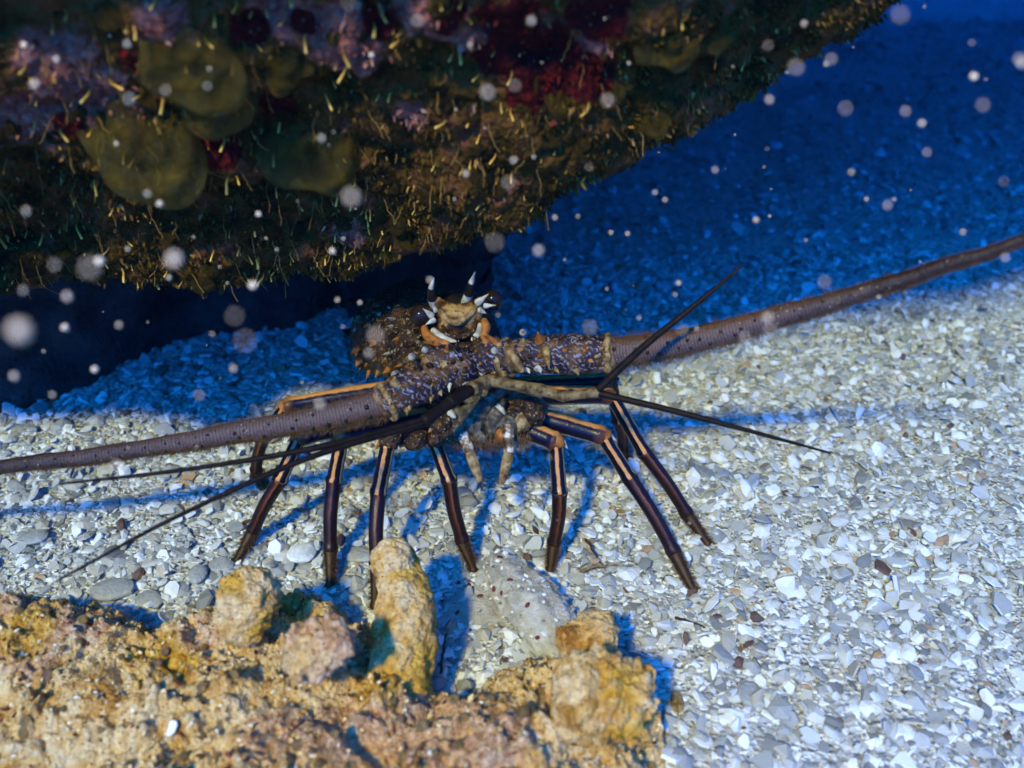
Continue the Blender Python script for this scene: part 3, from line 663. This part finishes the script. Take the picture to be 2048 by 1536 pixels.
def lpart(nm, P, rad, mat, m=14, n=24, ref=TOCAM, flat=1.0, parent=None, smooth_pts=True):
    P = catmull(np.array(P), n) if smooth_pts else np.array(P); rr = catmull(np.array(rad, float)[:, None], len(P))[:, 0] if len(rad) != len(P) else np.array(rad)
    v, f, a = tube(P, rr, m, ref, flat); return obj(nm, v, f, M[mat], parent or lob, a)
def cone(p, dirn, L, r, bend=None, m=8):
    b_ = np.zeros(3) if bend is None else np.array(bend)
    t = np.linspace(0, 1, 6)[:, None]; P = p + nrm(dirn) * L * t + b_ * L * t ** 2
    return tube(P, r * np.array([1, .86, .66, .44, .24, .06]), m)
def spine(p, dirn, L, r, mat, parent, bend=None, nm='spine'):
    v, f, a = cone(np.array(p), dirn, L, r, bend); return obj(nm, v, f, M[mat], parent, a)
# face
g1 = np.linspace(-1, 1, 21); U_, W_ = np.meshgrid(g1, g1, indexing='ij')
fc0 = at(917, 640, .672); fx_, fy_ = RT * .0165, nrm(np.array([0, .35, .94])) * .0115
wd = 1 - .18 * (1 - W_) * .5
Vf = fc0 + (U_ * wd)[..., None] * fx_ + (W_ + .42 * (W_ > -2) * (U_ ** 2 - .55) * (W_ + 1) * .5)[..., None] * fy_ + ((1 - U_ ** 2) * .008 - .006 * np.abs(W_) ** 3 - .004)[..., None] * np.array([0, -1.0, .25])
hp = obj('face_plate', Vf.reshape(-1, 3), gridf(21, 21), M['face'], lob); s_ = hp.modifiers.new('thick', 'SOLIDIFY'); s_.thickness = .010; s_.offset = 0
v, f = uvsphere(18, 12); obj('brow_shade', v * np.array([.013, .012, .010]) + at(913, 612, .690), f, M['black'], hp)  # black ellipsoid stands in for the shade in the hollow between the horns
lpart('face_rim', [at(885, 652, .668), at(895, 668, .664), at(920, 674, .662), at(944, 662, .664), at(950, 645, .668)], [.0016, .0022, .0024, .0022, .0016], 'shell', parent=hp)
lpart('face_ridge', [at(880, 622, .668), at(892, 636, .663), at(912, 646, .660), at(932, 636, .663), at(950, 620, .668)], [.002, .0026, .0026, .0026, .002], 'tan', parent=hp)
lpart('white_band', [at(866, 660, .671), at(876, 671, .667), at(898, 680, .663), at(912, 683, .662)], [.0025, .0034, .0022, .0010], 'white')
lpart('white_band', [at(944, 680, .664), at(956, 667, .667), at(960, 650, .672)], [.0014, .0034, .0024], 'white')
lpart('orange_band', [at(848, 655, .672), at(856, 672, .667), at(874, 684, .662), at(896, 690, .660)], [.0028, .0040, .0040, .003], 'orange')
lpart('orange_band', [at(968, 640, .672), at(972, 656, .667), at(966, 676, .664)], [.0025, .0036, .0025], 'orange')
# horns over the eyes
def horn(P, r):
    C_ = catmull(np.array(P), 30)
    o = lpart('horn', C_[:14], np.linspace(r, r * .78, 14), 'white', smooth_pts=False)
    lpart('horn_band', C_[12:22], np.linspace(r * .86, r * .55, 10), 'black', parent=o, smooth_pts=False)
    lpart('horn_tip', C_[20:], np.linspace(r * .56, r * .10, 10), 'white', parent=o, smooth_pts=False)
horn([at(878, 622, .685), at(866, 602, .675), at(862, 580, .665), at(868, 556, .655)], .0047)
horn([at(930, 612, .685), at(936, 592, .675), at(941, 570, .665), at(950, 544, .655)], .0046)
for (cx, cy, d, rr_, tx, ty) in [(842, 632, .675, .0088, 868, 634), (986, 600, .683, .0080, 958, 612)]:
    v, f = uvsphere(20, 14); c0 = at(cx, cy, d); e = obj('eye', v * np.array([rr_, rr_, rr_ * 1.05]) + c0, f, M['eye'], lob)
    lpart('eyestalk', [at(tx, ty, d + .004), c0], [.006, .0072], 'black', parent=e)
for (p, q, L, r) in [((864, 632), (842, 614), .010, .0030), ((868, 640), (846, 652), .009, .0027), ((872, 622), (860, 600), .008, .0022), ((955, 606), (982, 584), .012, .0034), ((970, 612), (998, 610), .010, .0025), ((960, 620), (975, 628), .008, .0028)]:
    a0 = at(*p, .668); b0 = at(*q, .662); spine(a0, b0 - a0, L, r, 'white', lob, nm='brow_spine')
# antennae
def antenna(segs, flag, frad, tdist, hair_side, spines_top, spines_bot):
    root = None
    for i, (P, rad) in enumerate(segs):
        Pc = catmull(np.array(P), 34); rr = catmull(np.array(rad, float)[:, None], 34)[:, 0]
        v, f, a = tube(Pc, rr, 36)
        cc_ = np.vstack([Pc[:1], Pc[:1], Pc, Pc[-1:], Pc[-1:]]).repeat(37, 0); dd_ = nrm(v - cc_)
        v = v + dd_ * (.0030 * fbm(v, 70, 3, 160 + i) + .0022 * (.5 - worley(v, 150, 165 + i)))[:, None]
        o = obj('antenna_base' if root is None else 'antenna_joint', v, f, M['ped'], lob if root is None else root, a)
        root = root or o
        T = nrm(Pc[-1] - Pc[0]); up_ = nrm(np.array([0, -.15, 1.0]) - T * (np.array([0, -.15, 1.0]) @ T)); fr = nrm(TOCAM - T * (TOCAM @ T)); dn = nrm(.75 * fr - .65 * up_)
        for t in spines_top[i]:
            k = int(np.clip(t + rng.normal(0, .05), 0, 1) * 33); spine(Pc[k] + up_ * rr[k] * .85, up_ + rng.uniform(-.1, .8) * fr + T * rng.uniform(-.2, .6), rng.uniform(.007, .016), rng.uniform(.003, .0048), rng.choice(['tan', 'orange', 'shell']), root)
        for t in spines_bot[i]:
            k = int(np.clip(t + rng.normal(0, .06), 0, 1) * 33); spine(Pc[k] + dn * rr[k] * .85, dn + T * rng.uniform(.1, .8) + up_ * rng.uniform(-.4, .4), rng.uniform(.004, .010), rng.uniform(.0025, .0046), rng.choice(['white', 'tan', 'tan']), root)
        for t in rng.uniform(.08, .95, 14):
            k = int(t * 33); q = nrm(fr + up_ * rng.uniform(-.5, .6)); spine(Pc[k] + q * rr[k] * .92, q + T * .7, rng.uniform(.003, .006), .0022, rng.choice(['tan', 'shell', 'orange', 'shell']), root)
        # flared rim at the far end
        aa_ = np.linspace(0, 2 * math.pi, 40)
        ring = Pc[-1] - T * .002 + (rr[-1] * .98) * (np.cos(aa_)[:, None] * fr + np.sin(aa_)[:, None] * np.cross(T, fr))
        v, f, a = tube(ring, .0028 + .0008 * np.sin(aa_ * 7), 8, ref=T, cap=False); obj('joint_rim', v, f, M['tan'], root, a)
    n = 520; Pc = catmull(np.array(flag), n); q_ = np.stack([np.linspace(0, 9, n), np.zeros(n), np.zeros(n)], 1); Pc = Pc + .0022 * np.stack([fbm(q_, 1.0, 2, 231), fbm(q_, 1.0, 2, 232), fbm(q_, 1.0, 2, 233)], 1); rr = np.interp(np.linspace(0, 1, n), np.linspace(0, 1, len(frad)), frad)
    L = np.concatenate([[0], np.cumsum(np.linalg.norm(np.diff(Pc, axis=0), axis=1))])
    rr = rr * (1 + .05 * vnoise(np.stack([L * 40, 0 * L, 0 * L], 1), 5) + .02 * vnoise(np.stack([L * 110, 0 * L, 0 * L], 1), 6))
    v, f, a = tube(Pc, rr, 18, cap=False); a['len'] = np.repeat(L, 19)
    fl_ = obj('flagellum', v, f, M['flag'], lob, a)
    T = nrm(np.gradient(Pc, axis=0)); N = nrm(TOCAM - (T @ TOCAM)[:, None] * T); B = np.cross(T, N)
    sph = uvsphere(8, 6); parts = []
    for row, ang in enumerate((-.10, .62)):
        for s in np.arange(.012 + .006 * row, L[-1] * .8, .0125):
            k = np.searchsorted(L, s + rng.uniform(-.004, .004)); k = min(k, n - 1); A_ = ang * (1 if hair_side < 0 else -1) + rng.normal(0, .13)
            if rng.random() < .15: continue
            q = math.cos(A_) * N[k] + math.sin(A_) * B[k]; parts.append((sph[0] * rng.uniform(.0012, .0022) * rr[k] / frad[0] + Pc[k] + q * rr[k] * .97, sph[1], {}))
    v, f, a = join(parts); obj('tubercle_row', v, f, M['black'], fl_)
    hv = []; hf = []
    for j in range(4200):
        k = int(rng.random() ** .9 * (n - 1)); A_ = rng.normal(0, .55) + (math.pi if rng.random() < .2 else 0)
        dwn = nrm(np.array([0, -.35, -1.0]) - T[k] * (np.array([0, -.35, -1.0]) @ T[k])); q = nrm(math.cos(A_) * dwn + math.sin(A_) * np.cross(T[k], dwn)); Lh = rng.uniform(.0025, .0070) * rr[k] / frad[0]
        p = Pc[k] + q * rr[k] * .9; s_ = T[k] * .00022; tip = p + q * Lh + T[k] * rng.normal(.002, .0015)
        b0 = len(hv) * 1; hv += [p - s_, p + s_, tip]; hf.append((b0, b0 + 1, b0 + 2))
    obj('hair_fringe', np.array(hv), np.array(hf), M['brownhair'], fl_, kind='stuff')
antenna([([at(932, 738, .660), at(900, 734, .648), at(866, 742, .642)], [.013, .0170, .0140]),
         ([at(876, 752, .644), at(825, 776, .634), at(768, 806, .628)], [.0130, .0152, .0130])],
        [at(774, 806, .632), at(700, 826, .628), at(560, 850, .622), at(380, 880, .615), at(180, 912, .61), at(0, 934, .605), at(-250, 965, .60), at(-600, 1000, .60)],
        [.0112, .0104, .0088, .0072, .0060, .0051, .004, .0025], 0, 1, [[.2, .5, .8], [.15, .4, .7]], [[.35, .7], [.2, .4, .6, .8, .97]])
antenna([([at(952, 722, .668), at(985, 716, .655), at(1018, 716, .648)], [.012, .0155, .0130]),
         ([at(1036, 712, .650), at(1120, 708, .642), at(1222, 708, .636)], [.0135, .0148, .0132])],
        [at(1215, 708, .640), at(1320, 694, .622), at(1480, 655, .595), at(1640, 608, .565), at(1800, 560, .535), at(1940, 515, .505), at(2060, 475, .48), at(2300, 395, .43)],
        [.0116, .0102, .0083, .0065, .0050, .0038, .0030, .002], 0, -1, [[.3, .6, .9], [.12, .32, .52, .72, .97]], [[.4, .8], [.2, .35, .5, .65, .8, .95]])
v, f = uvsphere(40, 26); v = v * np.array([.027, .017, .021]) ; v = v * (1 + .16 * fbm(v, 90, 3, 191) + .12 * (.5 - worley(v, 150, 192)))[:, None] + at(945, 735, .668)
obj('antennular_plate', v, f, M['shell'], lob)
for k in range(26):
    q = v[rng.integers(len(v))]; nn = nrm(q - at(945, 735, .668))
    if nn[1] < .1: spine(q - nn * .001, nn + np.array([0, -.3, .4]), rng.uniform(.004, .009), rng.uniform(.002, .0038), rng.choice(['tan', 'orange', 'shell', 'ped', 'ped', 'white']), lob, nm='plate_spine')
lpart('joint_band', [at(1012, 690, .634), at(1026, 712, .630), at(1044, 742, .632)], [.002, .0034, .0028], 'tan')
spine(at(1092, 700, .630), at(1100, 745, .615) - at(1092, 700, .630), .020, .0038, 'tan', lob)
for px, py, r_ in [(913, 716, .0035), (990, 703, .004), (792, 750, .0042), (824, 714, .0036), (1046, 665, .003), (850, 700, .003)]:
    p = at(px, py, .640 if px > 830 else .665); spine(p, TOCAM + np.array([0, 0, .5]), r_ * 2.0, r_, 'white', lob, nm='tooth')
for k in range(130):   # spines over the shoulder of the carapace
    px = rng.uniform(700, 880); py = rng.uniform(590, 790) ; p = at(px, py, .69)
    r_ = nrm(p - CAM); best = None
    cvec = V - CAM; tpar = cvec @ r_; dist = np.linalg.norm(cvec - tpar[:, None] * r_, axis=1); c_ = np.where(dist < .004)[0]
    if len(c_) == 0: continue
    q = V[c_[np.argmin(tpar[c_])]]; nn = nrm(q - (H0 + bk * max(0, (q - H0) @ bk)))
    spine(q - nn * .001, nn - bk * .7, rng.uniform(.004, .011), rng.uniform(.0015, .0036), rng.choice(['tan', 'orange', 'shell', 'shell', 'shell', 'white', 'tan']), lob, nm='shell_spine')
# antennules
def antennule(seg, rads, whips, mats=('antennule', 'antennule', 'antennule')):
    o = None
    for i in range(len(seg) - 1):
        x = lpart('antennule' if o is None else 'antennule_joint', [seg[i], .5 * (seg[i] + seg[i + 1]), seg[i + 1]], [rads[i] * .95, rads[i] * .9, rads[i] * 1.12], mats[i], parent=o)
        o = o or x
    for Wp, r0 in whips: lpart('whip', Wp, [r0, r0 * .85, r0 * .6, r0 * .28], 'whip', n=40, m=9, parent=o)
antennule([at(975, 760, .628), at(1085, 782, .612), at(1130, 793, .606), at(1196, 784, .598)], [.0047, .0042, .0038],
          [([at(1190, 786, .598), at(1280, 700, .585), at(1390, 610, .57), at(1486, 530, .56)], .0030), ([at(1190, 785, .598), at(1340, 820, .585), at(1500, 862, .575), at(1660, 906, .57)], .0027)])
antennule([at(972, 762, .626), at(945, 778, .615), at(900, 806, .600), at(850, 842, .588)], [.0054, .0045, .0044],
          [([at(850, 840, .590), at(640, 894, .56), at(380, 938, .54), at(118, 968, .52)], .0026), ([at(850, 846, .588), at(620, 915, .55), at(360, 1030, .52), at(110, 1164, .50)], .0024)], ('antennule', 'whip', 'whip'))
lpart('bud', [at(966, 775, .628), at(966, 785, .620)], [.0042, .0036], 'tan')
# mouthparts
for k, (p, q, e, r, mt) in enumerate([((910, 830), (960, 815), (1000, 790), .006, 'mouth'), ((900, 850), (950, 850), (985, 815), .005, 'mouth'), ((930, 800), (975, 800), (1015, 775), .004, 'mouth'), ((905, 815), (940, 850), (960, 885), .006, 'mouth'),
        ((1005, 800), (990, 840), (975, 885), .006, 'mouth'), ((1040, 800), (1030, 835), (1010, 860), .007, 'shell'), ((880, 840), (890, 865), (925, 880), .007, 'shell'), ((940, 860), (955, 875), (985, 878), .005, 'mouth'), ((960, 790), (962, 830), (965, 870), .005, 'mouth'), ((985, 800), (1000, 820), (1015, 845), .003, 'white'), ((1025, 790), (1060, 800), (1090, 815), .006, 'mouth')]):
    lpart('mouthpart', [at(*p, .660), at(*q, .648), at(*e, .655)], [r * .7, r * 1.15, r * .6], mt)
for k in range(14):
    px = rng.uniform(895, 1030); py = rng.uniform(800, 880); c0 = at(px, py, .652); q = at(px + rng.uniform(-14, 14), py + rng.uniform(6, 22), .646)
    lpart('palp', [c0, .5 * (c0 + q) + np.array([0, -.002, 0]), q], [.0018, .0026, .001], rng.choice(['mouth', 'white', 'mouth', 'brownhair']), m=8, n=10)
hv = []; hf = []
for k in range(900):
    px = rng.uniform(870, 1060); py = 868 + 26 * rng.random() - abs(px - 965) * .12; c0 = at(px, py, rng.uniform(.640, .662)); q = nrm(np.array([rng.normal(0, .5), -.5 + rng.normal(0, .3), -.8])); L_ = rng.uniform(.004, .011)
    s_ = np.array([.00025, 0, 0]); b0 = len(hv); hv += [c0 - s_, c0 + s_, c0 + q * L_]; hf.append((b0, b0 + 1, b0 + 2))
obj('mouth_hair', np.array(hv), np.array(hf), M['brownhair'], lob, kind='stuff')
for p, q, r_, mt in [((850, 872), (815, 890), .0065, 'shell'), ((880, 868), (868, 888), .0060, 'shell'), ((800, 862), (772, 882), .0070, 'shell'), ((1030, 838), (1055, 848), .0080, 'tan'), ((1046, 822), (1082, 836), .0080, 'shell'), ((930, 872), (938, 890), .0055, 'orange'), ((1008, 858), (1000, 880), .0055, 'orange'), ((895, 840), (870, 862), .0080, 'shell'), ((1040, 806), (1078, 812), .0075, 'shell')]:
    lpart('leg_socket', [at(*p, .652), .5 * (at(*p, .652) + at(*q, .646)) + np.array([0, -.002, .001]), at(*q, .646)], [r_ * .8, r_ * 1.1, r_ * .75], mt)
# short feeding legs
for P, hw in (([(905, 850, .66), (925, 868, .645), (940, 905, .640), (960, 962, .640)], 1), ([(1030, 842, .655), (1016, 852, .642), (1018, 905, .636), (1004, 964, .636)], -1)):
    Q = [at(*p) for p in P]
    o = lpart('feeding_leg', [Q[0], .5 * (Q[0] + Q[1]), Q[1]], [.008, .009, .0075], 'mouth')
    lpart('shin', [Q[1], .5 * (Q[1] + Q[2]), Q[2]], [.0050, .0045, .0042], 'feeler', parent=o); lpart('foot_tip', [Q[2], .5 * (Q[2] + Q[3]), Q[3]], [.0042, .0040, .0026], 'tan', parent=o)
# walking legs
def hairs(o, P, r, n, L):
    hv = []; hf = []; T = nrm(P[-1] - P[0])
    for j in range(n):
        t = rng.random(); c0 = P[0] + (P[-1] - P[0]) * t; q = rng.normal(0, 1, 3); q = nrm(q - T * (q @ T)); p = c0 + q * r * .8 * (1 - .4 * t)
        s_ = T * .0003; tip = p + q * L * rng.uniform(.5, 1) + T * L * .5; b0 = len(hv); hv += [p - s_, p + s_, tip]; hf.append((b0, b0 + 1, b0 + 2))
    obj('hair_fringe', np.array(hv), np.array(hf), M['brownhair'], o, kind='stuff')
def seg(nm, A, B, rA, rB, mat, parent, mid=None, n=26, m=16, ref=TOCAM, belly=0.0, flat=1.0):
    A, B = np.array(A), np.array(B); t = np.linspace(0, 1, n)
    C_ = A + (B - A) * t[:, None] if mid is None else catmull(np.array([A, mid, B]), n)
    r = rA + (rB - rA) * t + belly * np.sin(math.pi * t) + .0011 * np.exp(-((t - .97) / .05) ** 2) + .0008 * np.exp(-(t / .05) ** 2)
    v, f, a = tube(C_, r, m, ref, flat)
    if B[0] > A[0] and nm == 'walking_leg': a['ang'] = -a['ang']
    return obj(nm, v, f, M[mat], parent, a), C_
def leg(base, knee, mid, dac, tip, r):
    r = r * .86; mid = np.array(mid); dac = np.array(dac)
    o, _ = seg('walking_leg', base, knee, r * 1.15, r * 1.02, 'leg_upper', lob, ref=nrm(np.array([0, -.75, .35])), belly=r * .10)
    kn = np.array(knee); sp = uvsphere(14, 10); vv_ = sp[0] * r * .98 + kn; vv_ = vv_ + .0012 * rng.normal(0, 1, vv_.shape) * .3
    obj('knee', vv_, sp[1], M['orange'] if rng.random() < .5 else M['shell'], o)
    dn_ = nrm(np.array(dac) - kn)
    for s in (-1, 1): spine(kn + RT * s * r * .7, dn_ * .9 + RT * s * .7, r * 1.0, r * .42, 'white' if s > 0 else 'orange', o, nm='knee_spine')
    seg('shin', kn + dn_ * r * .4, mid, r * .80, r * .84, 'leg_shin', o, ref=TOCAM)
    out = nrm(np.array([np.sign(kn[0] + .045), -.2, .25])); seg('shank', mid, dac, r * .84, r * .74, 'leg_shin2', o, mid=.5 * (mid + dac) + out * .0014, ref=TOCAM)
    _, C_ = seg('foot_tip', dac, tip, r * .76, r * .40, 'leg_tip', o)
    v_, f_ = uvsphere(12, 8); obj('joint_cuff', v_ * r * np.array([.95, .95, .8]) + mid, f_, M['shell'], o); obj('joint_cuff', v_ * r * .80 + dac, f_, M['shell'], o)
    hairs(o, C_, r * .7, 420, .0050); hairs(o, np.array([np.array(mid) * .3 + np.array(dac) * .7, np.array(dac)]), r * .7, 70, .0028)
M['leg_shin2'] = stripes('leg_shank', [(.0, DK), (.30, DK), (.36, (.012, .005, .008)), (.45, (.010, .004, .006)), (.48, (.17, .060, .018)), (.53, (.040, .011, .006)), (.58, (.014, .005, .006)), (.66, DK), (.70, (.03, .02, .05)), (.76, (.26, .20, .14)), (.80, DK)],
    [(.0, .0, (.3, .1, .05)), (.3, .0, (.05, .02, .015)), (.8, .55, (.014, .005, .004)), (1, .9, (.022, .010, .005))])
Z = lambda a, c, z=.002: atz(a, c, z)
leg(at(905, 850, .675), Z(868, 878, .100), Z(898, 960, .072), Z(925, 1082, .024), Z(948, 1140), .0082)
leg(at(860, 850, .675), Z(776, 884, .102), Z(757, 985, .066), Z(754, 1130, .025), Z(750, 1216), .0084)
leg(at(850, 835, .690), Z(684, 872, .100), Z(668, 960, .066), Z(661, 1100, .020), Z(661, 1172), .0082)
leg(at(840, 815, .700), Z(600, 874, .088), Z(560, 960, .060), Z(506, 1062, .016), Z(474, 1122), .0080)
leg(at(800, 775, .730), Z(572, 812, .085), Z(528, 875, .055), Z(512, 940, .018), Z(528, 978), .0076)
leg(at(1005, 838, .665), Z(1112, 884, .100), Z(1119, 985, .066), Z(1108, 1085, .022), Z(1100, 1140), .0082)
leg(at(1010, 815, .670), Z(1206, 872, .097), Z(1258, 955, .067), Z(1348, 1105, .022), Z(1388, 1184), .0082)
leg(at(1000, 790, .680), Z(1222, 790, .112), Z(1288, 905, .070), Z(1374, 1028, .022), Z(1416, 1088), .0080)
leg(at(985, 775, .710), Z(1222, 762, .108), Z(1236, 838, .060), Z(1246, 895, .018), Z(1252, 925), .0078)

# ------------------------------------------------------------------ specks drifting in the water
sp = uvsphere(10, 8); sv = sp[0] * (1 + .42 * fbm(sp[0], 1.6, 2, 171))[:, None]
sme = mesh_data('suspended_speck', sv, sp[1]); sme.materials.append(M['speck'])
A_ = cd.lens / 1000 / cd.dof.aperture_fstop; F_ = cd.dof.focus_distance
def speck_geo(D, al):
    q = math.sqrt(al); blur = D / (1 + q); d = 1 / (blur / (A_ * FPX) + 1 / F_); return d, q * blur * d / FPX / 2
spk = [(40, 660, 84, .55), (200, 522, 34, .8), (348, 518, 58, .6), (130, 655, 28, .7), (505, 570, 30, .85), (190, 738, 26, .75), (665, 502, 22, .8), (320, 407, 24, .8), (703, 395, 58, .30), (517, 428, 20, .7), (48, 90, 24, .8), (113, 118, 24, .6), (70, 168, 34, .5), (255, 88, 28, .4),
    (1063, 42, 32, .35), (1947, 153, 28, .7), (1843, 247, 26, .5), (1608, 47, 24, .4), (743, 110, 20, .7), (233, 287, 18, .6), (932, 347, 24, .5), (1512, 440, 20, .6), (1357, 566, 18, .6), (1255, 467, 16, .5), (1733, 398, 16, .5), (990, 485, 48, .10), (470, 632, 52, .08), (490, 682, 60, .07), (180, 536, 66, .16), (975, 185, 46, .25), (1215, 200, 40, .2), (1592, 135, 46, .15), (752, 670, 50, .2), (295, 388, 26, .3), (338, 555, 20, .4), (238, 650, 26, .3), (467, 736, 26, .4), (1110, 435, 18, .4), (1222, 465, 16, .5), (1330, 400, 18, .4), (720, 605, 16, .5), (675, 600, 18, .5), (1490, 675, 34, .2), (1540, 660, 40, .15), (1965, 210, 40, .12), (1800, 30, 50, .12), (860, 560, 22, .4), (1430, 340, 22, .3), (1180, 655, 40, .12), (940, 90, 20, .4)]
for k, (px, py, D, al) in enumerate(spk):
    al = al if al > .65 else al * .7
    d, r = speck_geo(D, al); o = bpy.data.objects.new('suspended_speck', sme); COL.objects.link(o); o.location = at(px, py, d); o.scale = (r,) * 3; o.rotation_euler = (k, k * 2, 0)
    big_l = {0: 'largest blurred pale disc of silt, at the left border beside the cave shadow', 1: 'bright oval silt speck under the left reef edge with a dim disc behind it', 2: 'large bright round silt disc just below the reef edge, left of centre',
        3: 'bright silt speck right of the largest disc at the left border', 4: 'very bright silt speck in the dark gap between reef and lobster', 5: 'bright silt speck over the dark rock wall above the left antenna', 6: 'bright small silt speck at the reef edge left of the lobster head',
        8: 'large tan silt disc with a bright dot at the lower right of an algae lobe', 15: 'bright silt speck in blue water at the upper right', 25: 'large very faint silt disc in the blue shade above the lobster horns', 26: 'large faint brownish silt disc left of the lobster', 32: 'tan silt disc over the left shoulder of the lobster'}
    tag(o, big_l.get(k, 'small pale out-of-focus speck of silt floating in the water'), 'speck', 'silt specks floating in the water')
parts = []
for k in range(150):
    px = rng.uniform(0, 2048); py = rng.uniform(0, 800) if rng.random() < .9 else rng.uniform(800, 1100)
    d, r = speck_geo(rng.uniform(5, 16) if rng.random() < .7 else rng.uniform(16, 40), rng.uniform(.04, .30)); parts.append((sv * r + at(px, py, d), sp[1], {}))
v, f, a = join(parts); ss = obj('fine_silt', v, f, M['speck']); ss['kind'] = 'stuff'; tag(ss, 'fine pale silt specks scattered through the water', 'silt')

# ------------------------------------------------------------------ the water: soaks up red light first
top = max(float(np.array(reef.bound_box)[:, 2].max()) + reef.location.z, .62) + .03
bx = [(-31, -21, -1.2), (31, -21, -1.2), (31, 41, -1.2), (-31, 41, -1.2)]
Vb = np.array(bx + [(x, y, top) for x, y, _ in bx]); Fb = np.array([(3, 2, 1, 0), (4, 5, 6, 7), (0, 1, 5, 4), (1, 2, 6, 5), (2, 3, 7, 6), (3, 0, 4, 7)])
hm = bpy.data.materials.new('water_haze'); hm.use_nodes = True; ht = hm.node_tree; ht.nodes.remove(ht.nodes['Principled BSDF'])
pv = ht.nodes.new('ShaderNodeVolumePrincipled'); pv.inputs['Density'].default_value = HAZE
pv.inputs['Color'].default_value = (.003, .005, .008, 1); pv.inputs['Absorption Color'].default_value = (.0, .30, .60, 1)
ht.links.new(pv.outputs[0], ht.nodes['Material Output'].inputs['Volume'])
hz = obj('haze', Vb, Fb, hm, smooth=False, origin=(0, 0, 0)); hz['kind'] = 'stuff'
